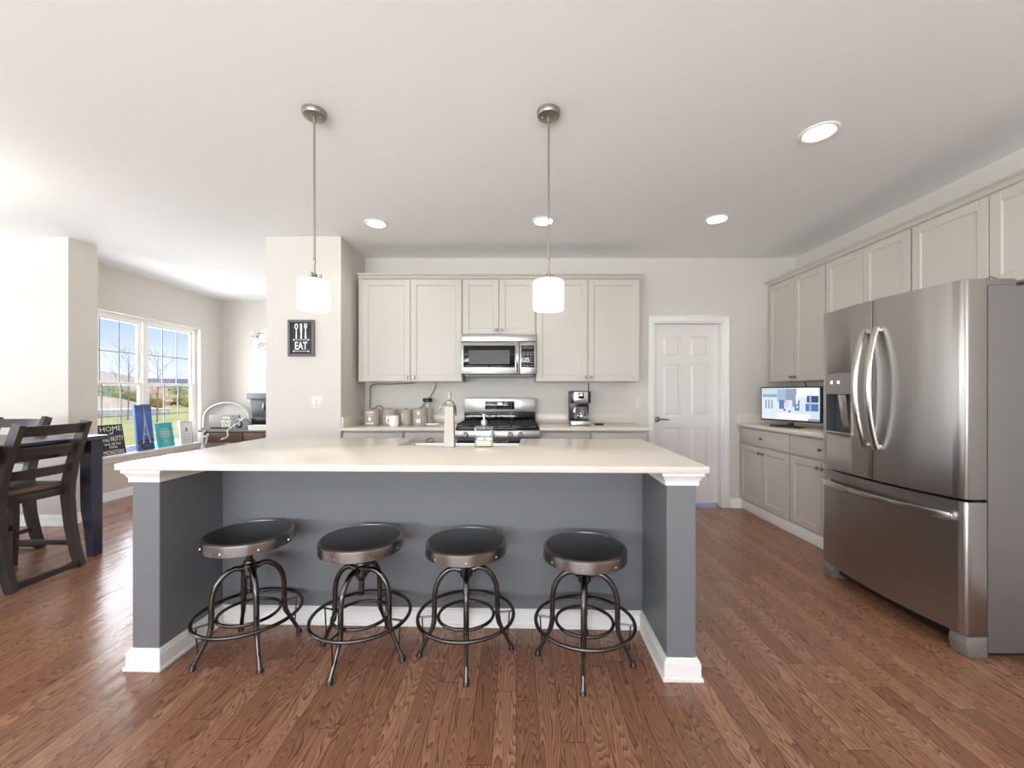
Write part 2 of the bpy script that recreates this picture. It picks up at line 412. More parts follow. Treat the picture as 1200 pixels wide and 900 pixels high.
# pantry door: jambs, casing, six-panel slab, lever
r = struct(thing('door_1', 'white six-panel pantry door with lever handle', 'door', (0, YB, 0), 0))
b = B(); cw = .062
for (x0, x1, z0, z1) in ((DX0-cw, DX0, 0, DZ+cw), (DX1, DX1+cw, 0, DZ+cw), (DX0, DX1, DZ, DZ+cw)):
    b.box(x0, x1, -.016, 0, z0, z1, .004)
    if z0 == 0: xo = x0 if x0 < DX0 else x1-.018; b.box(xo, xo+.018, -.023, -.014, 0, z1, .004)
    else: b.box(x0-cw, x1+cw, -.023, -.014, z1-.018, z1, .004)
b.link('door_casing', TRIM, r)
b = B(); b.box(DX0, DX0+.015, 0, .12, 0, DZ); b.box(DX1-.015, DX1, 0, .12, 0, DZ); b.box(DX0+.015, DX1-.015, 0, .12, DZ-.015, DZ); b.link('door_jamb', TRIM, r)
b = B(); x0, x1, z0, z1, yd = DX0+.017, DX1-.017, .03, DZ-.018, .075
b.box(x0, x1, yd+.012, yd+.035, z0, z1)
W_ = x1-x0; st = .105; ms = .1; pw = (W_-2*st-ms)/2
rails = [(z0, .24), (.86, .99), (1.56, 1.64), (1.865, z1)]
for (a, c) in rails: b.box(x0+st, x1-st, yd, yd+.012, a, c)
b.box(x0, x0+st, yd, yd+.012, z0, z1); b.box(x1-st, x1, yd, yd+.012, z0, z1); b.box(x0+st+pw, x0+st+pw+ms, yd, yd+.012, rails[0][1], rails[1][0])
for (a, c) in ((.99, 1.56), (1.64, 1.865)): b.box(x0+st+pw, x0+st+pw+ms, yd, yd+.012, a, c)
for (a, c) in ((.24, .86), (.99, 1.56), (1.64, 1.865)):
    for q in (0, 1):
        px = x0+st+q*(pw+ms)
        # raised field with sloped edges
        i = .012; k = .035
        V = [(px+i, yd+.012, a+i), (px+pw-i, yd+.012, a+i), (px+pw-i, yd+.012, c-i), (px+i, yd+.012, c-i),
             (px+k, yd+.003, a+k), (px+pw-k, yd+.003, a+k), (px+pw-k, yd+.003, c-k), (px+k, yd+.003, c-k)]
        b.add(V, [(0, 1, 5, 4), (1, 2, 6, 5), (2, 3, 7, 6), (3, 0, 4, 7), (4, 5, 6, 7)])
b.link('door_panel', DOORW, r, sharp=20)
b = B(); hx, hz = x0+.05, .955
b.lathe([(0, .0), (.031, 0), (.031, .006), (.026, .012), (.012, .014), (.012, .045), (0, .045)], (hx, yd, hz), 24, 'y')
b.tube([(hx, yd-.042, hz), (hx+.02, yd-.045, hz), (hx+.06, yd-.044, hz+.002), (hx+.115, yd-.04, hz-.004)], [.009, .009, .008, .006], 12)
b.link('door_handle', DKMET, r)
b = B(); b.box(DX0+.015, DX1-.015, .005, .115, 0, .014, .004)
struct(b.link('trim_1', mat('under_door_daylight', (150, 164, 174), .5)), 'blue-grey strip added under the pantry door, coloured like daylight in the gap', 'painted daylight strip')  # added strip; its blue-grey colour imitates daylight showing under the door

# ------------------------------------------------------------------ kitchen island
IR = -math.atan(.0278); IL = (-.478, 1.82, 0); HW = 1.262
isl = thing('kitchen_island', 'grey painted kitchen island with white base moulding and knee space for the stools', 'island', IL, IR)
PT = .126; WD = .385
b = B(); b.box(-HW+PT, HW-PT, WD, WD+.1, 0, .905); b.link('back_panel', GREY, isl)
for s in (-1, 1):
    x0, x1 = (-HW, -HW+PT) if s < 0 else (HW-PT, HW)
    b = B(); b.box(x0, x1, 0, WD+.1, 0, .905, .003, 1); b.link('end_wall', GREY, isl)
    b = B()   # stepped cap moulding wrapping the top of the end wall
    V = []; F = []; pr = ((0, .846), (.009, .846), (.009, .864), (.012, .868), (.02, .884), (.027, .89), (.028, .905), (0, .905))
    for (o, z) in pr: V += [(x0-o, -o, z), (x1+o, -o, z), (x1+o, WD, z), (x0-o, WD, z)]
    for i in range(len(pr)-1):
        for j in range(4): F.append((i*4+j, i*4+(j+1) % 4, i*4+4+(j+1) % 4, i*4+4+j))
    b.add(V, F)
    b.link('cap_moulding', TRIM, isl)
    b = B()
    for (o, z0, z1) in ((.024, 0, .016), (.017, .016, .078), (.012, .078, .088), (.006, .088, .095)):
        b.box(x0-o, x1+o, -o, WD+.1, z0, z1, .002, 1)
    b.link('base_moulding', TRIM, isl)
b = B()
for (o, z0, z1) in ((.024, 0, .016), (.017, .016, .078), (.012, .078, .088), (.006, .088, .095)):
    b.box(-HW+PT+o, HW-PT-o, WD-o, WD, z0, z1, .002, 1)
b.link('base_moulding', TRIM, isl)
SX0, SX1, SY = -.262, .492, .60
b = B()
b.box(-HW, SX0-.02, WD+.1, .96, .1, .904); b.box(SX1+.02, HW, WD+.1, .96, .1, .904); b.box(SX0-.02, SX1+.02, WD+.1, .96, .1, .64); b.box(-HW+.03, HW-.03, WD+.1, .9, 0, .1)
b.link('cabinet_body', ISLCAB, isl)
for (x0, x1, z1) in ((-HW+.02, -.78, .88), (-.77, SX0-.03, .88), (SX0-.01, .11, .62), (.12, SX1+.01, .62), (SX1+.03, HW-.02, .88)):
    b = B(); b.box(x0, x1, .96, .98, .12, z1, .003); d = b.link('cabinet_door', ISLCAB, isl)
    b = B(); b.lathe([(0, -.02), (.014, -.02), (.012, -.008), (.005, 0)], ((x0+x1)/2, .98, z1-.06), 16, 'y'); b.link('knob', NICKEL, d)

top = thing('countertop', 'long cream quartz worktop of the island', 'countertop', IL, IR)
b = B(); L_, R_ = -1.302, 1.302
b.prism([(L_, -.045), (R_, -.045), (R_, 1.0), (SX1-.012, 1.0), (SX1-.012, SY), (SX0+.012, SY), (SX0+.012, 1.0), (L_, 1.0)], .905, .935, bv=.005)
b.link('slab', QUARTZ, top)
snk = thing('apron_sink', 'white apron-front sink set into the back edge of the island', 'sink', IL, IR)
b = B(); t = .02; z0, z1 = .66, .9035; y0, y1 = SY-.012, 1.0
b.box(SX0, SX1, y0, y1, z0, z0+t, .004); b.box(SX0, SX0+t, y0, y1, z0+t, z1, .004); b.box(SX1-t, SX1, y0, y1, z0+t, z1, .004)
b.box(SX0+t, SX1-t, y0, y0+t, z0+t, z1, .004); b.box(SX0+t, SX1-t, y1-t, y1, z0+t, z1, .006); b.link('basin', WHITEC, snk)
b = B(); b.lathe([(0, .004), (.03, .004), (.042, .006), (.045, 0)], ((SX0+SX1)/2, (y0+y1)/2, z0+t), 24); b.link('drain', STEELH, snk)
# faucet: broad slim tower seen side-on, spout over the sink, loop handle
fc = thing('faucet', 'brushed nickel column faucet standing behind the island sink', 'faucet', (-.385, 2.365, .935), IR)
b = B(); b.prism([(-.031, -.025), (.031, -.025), (.031, .025), (-.031, .025)], 0, .004, bv=.001)
b.T = Matrix(); b.sweep([(0, 0, .004), (0, 0, .03), (0, 0, .235)], [(-.03, -.022), (.03, -.022), (.03, .022), (-.03, .022)], up=(0, 1, 0), scales=[1, .95, .8]); b.link('column', FAUCET, fc, sharp=25)
FT = Matrix.Translation((0, 0, .035))
b = B(); b.T = FT; b.lathe([(0, .2), (.03, .2), (.031, .206), (.026, .212), (.024, .228), (.014, .236), (.008, .25), (.007, .268), (.01, .272), (.009, .281), (0, .284)], n=24); b.link('cap', NICKEL, fc)
b = B(); b.T = FT; b.tube([(0, 0, .205), (0, .05, .215), (0, .12, .205), (0, .16, .17), (0, .165, .14)], [.016, .015, .014, .013, .013], 14); b.link('spout', NICKEL, fc)
b = B(); b.T = FT; b.tube([(-.012, -.01, .222), (-.03, -.02, .218), (-.044, -.025, .205), (-.052, -.026, .19)], [.008, .007, .006, .007], 12); b.sph((-.054, -.026, .186), .01); b.link('lever', DKMET, fc)
b = B(); b.T = FT; b.tube([(.02, -.01, .21), (.034, -.015, .212), (.042, -.016, .205)], .004, 8); b.link('handle', DKMET, fc)
# soap bottle
sb = thing('soap_dispenser', 'clear square glass soap bottle with pump, a third full of pale soap', 'soap dispenser', (-.187, 2.385, .935), IR)
def sqb(b, hw, d, z0, z1, r=.012):
    pts = []
    for (cx, cy, a0) in ((hw-r, d-r, 0), (-hw+r, d-r, 90), (-hw+r, -d+r, 180), (hw-r, -d+r, 270)):
        for k in range(5): a = math.radians(a0+22.5*k); pts.append((cx+r*math.cos(a), cy+r*math.sin(a)))
    return b.prism(pts, z0, z1, bv=.004)
b = B(); sqb(b, .053, .035, .001, .118); b.lathe([(.018, .118), (.014, .122), (.014, .132)], n=20); b.link('bottle', BOTG, sb)
b = B(); sqb(b, .049, .031, .005, .036); b.link('liquid_soap', SOAP, sb)
b = B(); b.lathe([(0, .128), (.017, .128), (.017, .15), (.011, .155), (.006, .157), (.006, .175), (.01, .177), (.01, .19), (0, .192)], n=20); b.tube([(0, 0, .184), (0, .03, .185), (0, .045, .178)], .005, 10); b.cyl((0, 0, .02), (0, 0, .13), .003, n=8); b.link('pump', STEELH, sb)

# ------------------------------------------------------------------ bar stools
def make_stool(label, h):
    t = thing('bar_stool', label, 'stool', group='round metal stools at the island')
    R = .19
    b = B(); b.lathe([(0, h), (R-.012, h), (R-.004, h-.002), (R, h-.007), (R, h-.014), (R-.003, h-.016), (R-.003, h-.03), (0, h-.03)], n=56); seat = b.link('seat', SEATM, t)
    b = B(); b.lathe([(R-.012, h-.004), (R-.011, h+.0008), (R-.004, h-.0008), (R+.002, h-.006), (R+.003, h-.013), (R+.003, h-.053), (R-.001, h-.054), (R-.001, h-.016), (R-.012, h-.004)], n=56); band = b.link('seat_band', BAND, t)
    for i in range(8):
        a = 2*PI*(i+.5)/8+PI/8
        b = B(); c = Vector((math.cos(a), math.sin(a), 0)); p = c*(R+.002)+Vector((0, 0, h-.036)); b.sph(p, .006, sub=1); b.link('rivet', RIVET, band)
    zc = .405
    b = B(); b.cyl((0, 0, zc-.11), (0, 0, h-.045), .013, n=16)
    for i in range(int((h-.06-zc+.1)/.011)): z = zc-.1+i*.011; b.ring((0, 0, z), .0128, .0025, 16, 5)
    b.lathe([(0, zc-.125), (.015, zc-.122), (.015, zc-.108), (.008, zc-.105)], n=16); b.lathe([(.05, h-.03), (.05, h-.046), (.016, h-.048)], n=24); b.link('screw_post', BRONZE, t)
    b = B(); b.lathe([(0, zc+.03), (.022, zc+.03), (.024, zc+.022), (.03, zc+.016), (.03, zc-.03), (.022, zc-.04), (.018, zc-.05), (0, zc-.05)], n=24)
    for i in range(4):
        a = i*PI/2; c = Vector((math.cos(a), math.sin(a), 0)); b.cyl(c*.02+Vector((0, 0, zc)), c*.042+Vector((0, 0, zc)), .016, n=12)
    b.link('hub', BRONZE, t)
    for i in range(4):
        a = i*PI/2
        prof = [(.03, zc), (.06, zc+.006), (.085, zc-.001), (.11, zc-.02), (.13, zc-.047), (.143, zc-.08), (.149, zc-.12), (.15, .21), (.151, .17), (.157, .14), (.172, .108), (.218, .018)]
        b = B(); b.tube([(r*math.cos(a), r*math.sin(a), z) for r, z in prof], [.0125]*8+[.0125, .012, .0095, .0095], 12); leg = b.link('leg', BRONZE, t)
        b = B(); c = Vector((math.cos(a), math.sin(a), 0)); b.tube([c*.216+Vector((0, 0, .024)), c*.219+Vector((0, 0, .012)), c*.22], [.0115, .014, .015], 12); b.link('foot_cap', BRONZE, leg)
    b = B(); b.ring((0, 0, .188), .227, .0085, 64, 10); b.link('foot_ring', BRONZE, t)
    b = B(); b.ring((0, 0, .186), .131, .0075, 48, 10); b.link('inner_ring', BRONZE, t)
    for i in range(4):
        a = i*PI/2; c = Vector((math.cos(a), math.sin(a), 0)); n_ = Vector((-c.y, c.x, 0))
        b = B(); b.tube([c*.131+Vector((0, 0, .186)), c*.227+Vector((0, 0, .188))], .0045, 8); b.tube([c*.208+Vector((0, 0, .187)), c*.2+Vector((0, 0, .06))], .0035, 8); b.link('bracket', BRONZE, t)
    return t
S1 = make_stool('round gunmetal bar stool with the highest seat, at the dining-table end of the island', .575)
S1.location = (-1.295, 1.99, 0); S1.rotation_euler = (0, 0, math.radians(43))
def stool(h, loc, deg, label):
    t = make_stool(label, h); t.location = loc; t.rotation_euler = (0, 0, math.radians(deg))
stool(.56, (-.742, 1.965, 0), -15, 'second bar stool from the dining-table end, its screw post hanging below the hub')
stool(.545, (-.24, 1.965, 0), 7, 'second bar stool from the refrigerator end of the island')
stool(.538, (.318, 1.91, 0), -11, 'bar stool with the lowest seat, at the refrigerator end of the island')

# ------------------------------------------------------------------ pendants and downlights
def make_pendant(loc, label):
    t = thing('pendant_light', label, 'pendant lamp', (loc[0], loc[1], H), group='pendants over the island')
    b = B(); b.lathe([(0, -.03), (.045, -.03), (.056, -.026), (.06, -.018), (.06, 0), (0, 0)], n=40)
    for s in (-1, 1): b.lathe([(0, -.036), (.005, -.035), (.006, -.029)], (s*.032, 0, 0), 12)
    b.link('canopy', NICKEL, t)
    zt = 1.835-H
    b = B(); b.lathe([(.008, -.03), (.009, -.05), (.007, -.06)], n=14); b.cyl((0, 0, -.03), (0, 0, zt+.02), .0052, n=12); b.lathe([(.0055, -.76), (.0075, -.764), (.0075, -.784), (.0055, -.788)], n=12); b.link('rod', NICKEL, t)
    b = B(); b.lathe([(0, zt+.035), (.012, zt+.034), (.014, zt+.02), (.05, zt+.004), (.05, zt-.004), (.022, zt-.006), (.022, zt-.05), (0, zt-.05)], n=28)
    for k in range(3): a = 2*PI*k/3+.5; b.cyl((.03*math.cos(a), .03*math.sin(a), zt), (.03*math.cos(a), .03*math.sin(a), zt+.034), .006, n=10)
    b.link('socket', NICKEL, t)
    R = .082; h = .156; zz = zt-h
    b = B(); b.lathe([(.04, zt-.001), (R-.014, zt-.002), (R-.005, zt-.006), (R, zt-.016), (R, zz+.01), (R-.003, zz+.002), (R-.007, zz), (R-.01, zz+.004), (R-.008, zz+.02), (R-.007, zt-.018), (R-.016, zt-.008), (.04, zt-.006)], n=48)
    b.link('shade', SHADE, t)
    b = B(); b.lathe([(0, zt-.125), (.02, zt-.12), (.03, zt-.1), (.026, zt-.075), (.014, zt-.05), (0, zt-.05)], n=20); b.link('bulb', BULB, t)
    lamp('pendant_glow', 'POINT', (loc[0], loc[1], H+zz-.02), PENDANT_W, color=WARM, size=.06)
make_pendant((-1.05, 2.13), 'white drum pendant lamp hanging near the EAT sign')
make_pendant((.168, 2.13), 'white drum pendant lamp hanging before the wall cabinets by the microwave')
for (x, y, lb) in ((1.70, 2.30, 'largest-looking recessed ceiling light, above the refrigerator aisle'), (1.69, 3.45, 'recessed ceiling light before the pantry door'),
                   (.23, 3.49, 'recessed ceiling light seen behind the rod of the pendant by the microwave'), (-1.21, 3.54, 'recessed ceiling light above the canister wall cabinet by the wall block')):
    t = thing('recessed_light', lb, 'downlight', (x, y, H), group='recessed ceiling lights')
    b = B(); b.lathe([(.075, -.001), (.078, -.006), (.09, -.008), (.098, -.004), (.1, 0)], n=40); b.link('trim_ring', TRIM, t)
    b = B(); b.lathe([(0, -.003), (.05, -.0035), (.076, -.002)], n=40); b.link('lens', LENS, t)
    lamp('downlight_beam', 'SPOT', (x, y, H-.02), DOWNLIGHT_W, (0, 0, 0), WARM, .07, math.radians(150), .8)

# ------------------------------------------------------------------ cabinets
def shaker(b, x0, x1, z0, z1, y=0, t=.02, fr=.058, rec=.008):
    """frame-and-panel front looking to -y, its face at y"""
    b.box(x0, x0+fr, y, y+t, z0, z1, .002, 1); b.box(x1-fr, x1, y, y+t, z0, z1, .002, 1)
    b.box(x0+fr, x1-fr, y, y+t, z0, z0+fr, .002, 1); b.box(x0+fr, x1-fr, y, y+t, z1-fr, z1, .002, 1)
    i = .006
    X0, X1, Z0, Z1 = x0+fr, x1-fr, z0+fr, z1-fr
    V = [(X0, y+.002, Z0), (X1, y+.002, Z0), (X1, y+.002, Z1), (X0, y+.002, Z1), (X0+i, y+rec, Z0+i), (X1-i, y+rec, Z0+i), (X1-i, y+rec, Z1-i), (X0+i, y+rec, Z1-i)]
    b.add(V, [(0, 1, 5, 4), (1, 2, 6, 5), (2, 3, 7, 6), (3, 0, 4, 7), (4, 5, 6, 7)])
    b.box(X0, X1, y+rec+.001, y+t, Z0, Z1)
def knob(parent, x, z, y=0):
    b = B(); b.lathe([(0, .03), (.009, .0295), (.014, .025), (.0145, .02), (.01, .012), (.006, .007), (.0075, 0)], (x, y, z), 20, 'y'); return b.link('knob', DKMET, parent)
def cab(name, label, loc, rz, w_, h_, d_, doors, drawers=(), toe=0, group=None, cat='cabinet'):
    """doors/drawers: (x0, x1, z0, z1, knob x or None, knob z)"""
    t = thing(name, label, cat, loc, rz, group)
    b = B(); dd = d_-.024 if toe else d_
    b.box(.001, w_-.001, .021, dd, toe, h_)
    if toe: b.box(.001, w_-.001, .06, dd, 0, toe)
    b.link('carcass', CAB, t, flat=True)
    for (x0, x1, z0, z1, kx, kz) in doors:
        b = B(); shaker(b, x0, x1, z0, z1); d = b.link('cabinet_door', CAB, t)
        if kx is not None: knob(d, kx, kz)
    for (x0, x1, z0, z1, kx, kz) in drawers:
        b = B(); b.box(x0, x1, 0, .02, z0, z1, .003); d = b.link('drawer_front', CAB, t)
        if kx is not None: knob(d, kx, kz)
    return t
def pair(w_, z0, z1, kz, g=.006, e=.008, kn=.028):
    m = w_/2
    return [(e, m-g/2, z0, z1, m-kn, kz), (m+g/2, w_-e, z0, z1, m+kn, kz)]
UF = 4.12   # face of the back wall cabinets
UZ0, UZ1 = 1.36, 2.40
GU = 'wall cabinets on the back wall'
xs = [-1.588, -.545, .197, 1.245]
t = cab('wall_cabinet', 'tall double-door wall cabinet above the canisters', (xs[0], UF, UZ0), 0, xs[1]-xs[0], UZ1-UZ0, YB-UF, [], group=GU)
b = B(); b.box(0, .035, .006, .021, 0, UZ1-UZ0); b.link('filler', CAB, t)
w_ = xs[1]-xs[0]
for (x0, x1, kx) in ((.038, .52, .487), (.525, w_-.006, .558)):
    b = B(); shaker(b, x0, x1, .004, UZ1-UZ0-.012); d = b.link('cabinet_door', CAB, t); knob(d, kx, .045)
w_ = xs[2]-xs[1]
cab('wall_cabinet', 'short double-door wall cabinet above the microwave', (xs[1], UF, 1.834), 0, w_, UZ1-1.834, YB-UF, pair(w_, .004, UZ1-1.834-.012, .045), group=GU)
w_ = xs[3]-xs[2]
cab('wall_cabinet', 'tall double-door wall cabinet above the coffee maker', (xs[2], UF, UZ0), 0, w_, UZ1-UZ0, YB-UF, pair(w_, .004, UZ1-UZ0-.012, .045), group=GU)
def crown(pts, name, label):
    """crown moulding along a floor-plan polyline of outer faces, mitred"""
    prof = [(0, 0), (.008, 0), (.012, .012), (.03, .03), (.04, .034), (.04, .045), (0, .045)]
    b = B(); V = []; F = []; m = len(prof); n = len(pts)
    for i, p in enumerate(pts):
        p = Vector((p[0], p[1], 0))
        def nrm(a, c): d = (Vector((c[0], c[1], 0))-Vector((a[0], a[1], 0))).normalized(); return Vector((d.y, -d.x, 0))
        ns = []
        if i: ns.append(nrm(pts[i-1], pts[i]))
        if i < n-1: ns.append(nrm(pts[i], pts[i+1]))
        nn = ns[0] if len(ns) == 1 else (ns[0]+ns[1])/(1+ns[0].dot(ns[1]))
        for (q, z) in prof: V.append(p+nn*q+Vector((0, 0, UZ1-.004+z)))
    for i in range(n-1):
        for j in range(m): F.append((i*m+j, i*m+(j+1) % m, (i+1)*m+(j+1) % m, (i+1)*m+j))
    F += [tuple(range(m)), tuple(range((n-1)*m, n*m))[::-1]]
    o = b.add(V, F).link(name, CAB, sharp=30); return tag(o, label, 'moulding')
crown([(xs[0], UF+.002), (xs[3], UF+.002), (xs[3], YB)], 'crown_molding', 'greige crown moulding along the tops of the back wall cabinets')
# right wall: the local x axis runs towards the camera
RX = 2.73; GR = 'wall cabinets above the refrigerator side'
def rcab(y0, y1, z0, label, kz=.045):
    w_ = y0-y1
    return cab('wall_cabinet', label, (RX, y0, z0), -PI/2, w_, UZ1-z0, XR-RX, pair(w_, .004, UZ1-z0-.012, kz), group=GR)
rcab(4.435, 3.62, UZ0, 'tall double-door wall cabinet above the small television')
rcab(3.62, 2.835, UZ0, 'double-door wall cabinet partly hidden behind the far side of the refrigerator')
rcab(2.835, 1.90, 1.855, 'wide double-door cabinet directly above the refrigerator')
crown([(RX+.002, YB), (RX+.002, 1.90), (XR, 1.90)], 'crown_molding', 'greige crown moulding along the wall cabinets above the refrigerator')

# base cabinets on the back wall
BF = 3.84; BH = .8885; GB = 'base cabinets along the back wall'
def base(x0, x1, label, kn=True):
    w_ = x1-x0; m = w_/2
    return cab('base_cabinet', label, (x0, BF, 0), 0, w_, BH, YB-BF, [(.006, m-.002, .115, .70, m-.03, .65), (m+.002, w_-.006, .115, .70, m+.03, .65)] if w_ > .5 else [(.006, w_-.006, .115, .70, w_-.04, .65)], [(.006, w_-.006, .715, .872, m if kn else None, .793)], toe=.1, group=GB)
base(-1.636, -1.058, 'base cabinet in the corner under the canisters, beside the wall block', False)
t = base(-1.056, -.56, 'base cabinet with a cup pull between the corner cabinet and the range', False)
b = B(); b.tube(arc((.248, -.004, .785), .038, 0, 180, 14), .005, 8); b.tube([(.21, -.004, .785), (.248, -.022, .78), (.286, -.004, .785)], .006, 8); b.box(.206, .29, -.004, .0, .782, .79); b.link('cup_pull', DKMET, t)
base(.213, .70, 'base cabinet beside the range under the coffee maker')
base(.702, 1.23, 'base cabinet at the end of the run beside the pantry door')
CT = .92
def counter(name, label, x0, x1, splash):
    t = thing(name, label, 'countertop', (0, 0, 0))
    b = B(); b.box(x0, x1, 3.81, YB, CT-.03, CT, .006, 3); b.link('slab', QUARTZ, t)
    b = B()
    for s in splash: b.box(*s, CT, CT+.1, .003)
    b.link('backsplash', QUARTZ, t)
counter('countertop', 'cream quartz counter by the range holding the grey canisters', -1.638, -.556, [(-1.638, -.556, YB-.02, YB), (-1.638, -1.618, 3.83, YB-.02)])
counter('countertop', 'cream quartz counter by the range holding the coffee maker', .208, 1.262, [(.208, 1.262, YB-.02, YB)])

# base cabinets and counter on the right wall
RB = 2.42; GRB = 'base cabinets under the television'
def rbase(y0, y1, label):
    w_ = y0-y1
    return cab('base_cabinet', label, (RB, y0, 0), -PI/2, w_, BH, XR-RB, pair(w_, .115, .70, .645, kn=.03), [(.006, w_-.006, .715, .872, w_/2, .793)], toe=.1, group=GRB)
rbase(4.44, 3.63, 'white base cabinet in the far corner under the television, beside the pantry door')
rbase(3.63, 2.87, 'white base cabinet next to the refrigerator')
tag(B().prism([(2.436, 4.44), (2.46, 4.44), (2.46, 2.87), (2.436, 2.87)], 0.001, .098, bv=.003).link('toe_board', TRIM), 'white toe board at the foot of the cabinets beside the refrigerator', 'toe board')
t = thing('countertop', 'cream quartz counter under the television', 'countertop', (0, 0, 0))
b = B(); b.box(2.39, XR, 2.86, YB, CT-.03, CT, .006, 3); b.link('slab', QUARTZ, t)
b = B(); b.box(2.41, XR-.02, YB-.02, YB, CT, CT+.1, .003); b.box(XR-.02, XR, 2.86, YB, CT, CT+.1, .003); b.link('backsplash', QUARTZ, t)

# ------------------------------------------------------------------ range
t = thing('gas_range', 'stainless steel gas range with black cooktop between the base cabinets', 'stove', (-.174, 0, 0))
hw = .378
b = B(); b.box(-hw, hw, 3.80, 4.43, .05, .9, .003); b.box(-hw+.03, hw-.03, 3.86, 4.4, 0, .05); b.link('body', SIDE, t)
b = B(); b.box(-hw-.012, hw+.012, 3.79, 4.41, .9005, .928, .006); b.link('cooktop', BLKG, t)
b = B(); b.prism([(3.74, .835), (3.80, .83), (3.80, .9), (3.765, .905), (3.748, .9)], -hw-.01, hw+.01, 'x', bv=.003); b.link('control_panel', STEEL, t)
for x in (-.29, -.185, -.045, .12, .215):
    b = B(); b.lathe([(0, .04), (.017, .04), (.021, .034), (.022, .012), (.026, .01), (.026, 0)], (x+.0, 3.745, .868), 24, 'y'); kb = b.link('knob', STEELH, t)
    b = B(); b.box(x-.0025, x+.0025, 3.701, 3.706, .868, .888); b.link('pointer', BLACK, kb)
b = B(); b.box(-hw, hw, 3.755, 3.80, .2, .82, .006); dr = b.link('oven_door', STEEL, t)
b = B(); b.box(-hw+.006, hw-.006, 3.75, 3.756, .72, .818, .002); b.box(-.27, .27, 3.75, 3.756, .36, .66, .002); b.link('oven_glass', BLKG, dr)
b = B(); b.tube([(-.33, 3.757, .755), (-.33, 3.71, .76), (-.28, 3.7, .76), (.28, 3.7, .76), (.33, 3.71, .76), (.33, 3.757, .755)], .011, 12); b.link('handle', STEELH, dr)
b = B(); b.box(-hw, hw, 3.765, 3.80, .06, .19, .005); b.link('warming_drawer', STEEL, t)
b = B(); b.box(-hw, hw, 4.36, 4.42, .928, 1.045, .004); b.link('backguard_base', BLKG, t)
b = B(); P_ = [(hw-.0-.03*(1-math.cos(math.radians(a))), 1.195-.03+.03*math.sin(math.radians(a))) for a in (0, 30, 60, 90)]
b.prism([(-x, z) for x, z in [(hw, 1.04)]]+[(hw, 1.04)]+[(hw, 1.165), (hw-.008, 1.185), (hw-.03, 1.195)]+[(-hw+.03, 1.195), (-hw+.008, 1.185), (-hw, 1.165)], 4.335, 4.43, 'y', bv=.006); bgd = b.link('backguard', STEEL, t)
b = B(); b.box(-.155, .155, 4.328, 4.336, 1.072, 1.158, .003); ds = b.link('display', BLKG, bgd)
b = B(); b.rect(-.022, .022, 1.122, 1.142, 4.3275)
b.link('clock_digits', mat('clock_light', (225, 240, 255), .4, emit=(225, 240, 255), estr=1.5), ds)
BTN = mat('button_grey', (120, 112, 108), .5)
for i in range(4):
    for j in range(3):
        for s in (-1, 1): b = B(); b.rect(s*(.05+i*.024)-.006, s*(.05+i*.024)+.006, 1.085+j*.022, 1.092+j*.022, 4.3275); b.link('button', BTN, ds, flat=True)
for k, xc in enumerate((-.25, 0, .25)):
    b = B(); x0, x1 = xc-.122, xc+.122; y0, y1 = 3.82, 4.34; z0, z1 = .945, .96
    for yy in (y0, (y0+y1)/2, y1): b.box(x0, x1, yy-.007, yy+.007, z0, z1, .003, 1)
    for xx in (x0, xc, x1): b.box(xx-.007, xx+.007, y0, y1, z0, z1, .003, 1)
    for yy in (y0+.13, y1-.13): b.box(x0+.03, x1-.03, yy-.006, yy+.006, z0, z1, .003, 1)
    for (xx, yy) in ((x0, y0), (x1, y0), (x0, y1), (x1, y1)): b.box(xx-.008, xx+.008, yy-.008, yy+.008, .928, z0, .002, 1)
    b.link('grate', IRON, t)
for (x, y) in ((-.25, 3.95), (-.25, 4.21), (0, 4.08), (.25, 3.95), (.25, 4.21)):
    b = B(); b.lathe([(.045, .928), (.045, .934), (.035, .936), (.035, .942), (0, .943)], (x, y, 0), 24); b.link('burner', IRON, t)

# ------------------------------------------------------------------ microwave under the short cabinet
t = thing('microwave', 'stainless steel over-range microwave with black glass door', 'microwave', (-.174, 4.05, 1.41))
hw = .371; hh = .42
b = B(); b.box(-hw+.004, hw-.004, .025, .398, .02, hh, .003); b.box(-hw+.03, hw-.03, .05, .36, 0, .02); b.link('body', BLACK, t)
b = B(); b.box(-hw, hw, .002, .03, .342, hh, .008); b.link('vent_panel', STEEL, t)
b = B(); b.box(-hw, .205, 0, .026, .022, .338, .006); d = b.link('microwave_door', STEEL, t)
b = B(); b.box(-hw+.022, .163, -.003, .002, .088, .305, .002); g = b.link('door_glass', BLKG, d)
b = B(); b.rect(-hw+.075, .108, .122, .258, -.0035); b.link('window_screen', mat('window_mesh', (78, 76, 74), .12), g)
b = B(); b.sweep([(.184, .002, .31), (.184, -.03, .29), (.184, -.042, .2), (.184, -.03, .08), (.184, .002, .058)], [(-.015, -.006), (.015, -.006), (.015, .006), (-.015, .006)], up=(1, 0, 0)); b.link('handle', STEELH, d, sharp=50)
b = B(); b.box(.209, hw, 0, .026, .022, .338, .006); p = b.link('control_panel', STEEL, t)
b = B(); b.box(.222, .35, -.003, .002, .088, .305, .002); g = b.link('keypad', BLKG, p)
for i in range(3):
    for j in range(6): b = B(); b.rect(.236+i*.037, .262+i*.037, .102+j*.026, .114+j*.026, -.0035); b.link('button', BTN, g, flat=True)
b = B(); b.rect(.235, .335, .272, .295, -.0035); b.link('clock_window', mat('dim_display', (40, 48, 52), .2), g)

# ------------------------------------------------------------------ refrigerator (French door), facing the aisle
FY0, FY1 = 2.832, 1.92; FW = FY0-FY1; fcx = 2.065
fr = thing('refrigerator', 'large stainless steel French-door refrigerator with bottom freezer drawer', 'refrigerator', (fcx, FY0, 0), -PI/2)
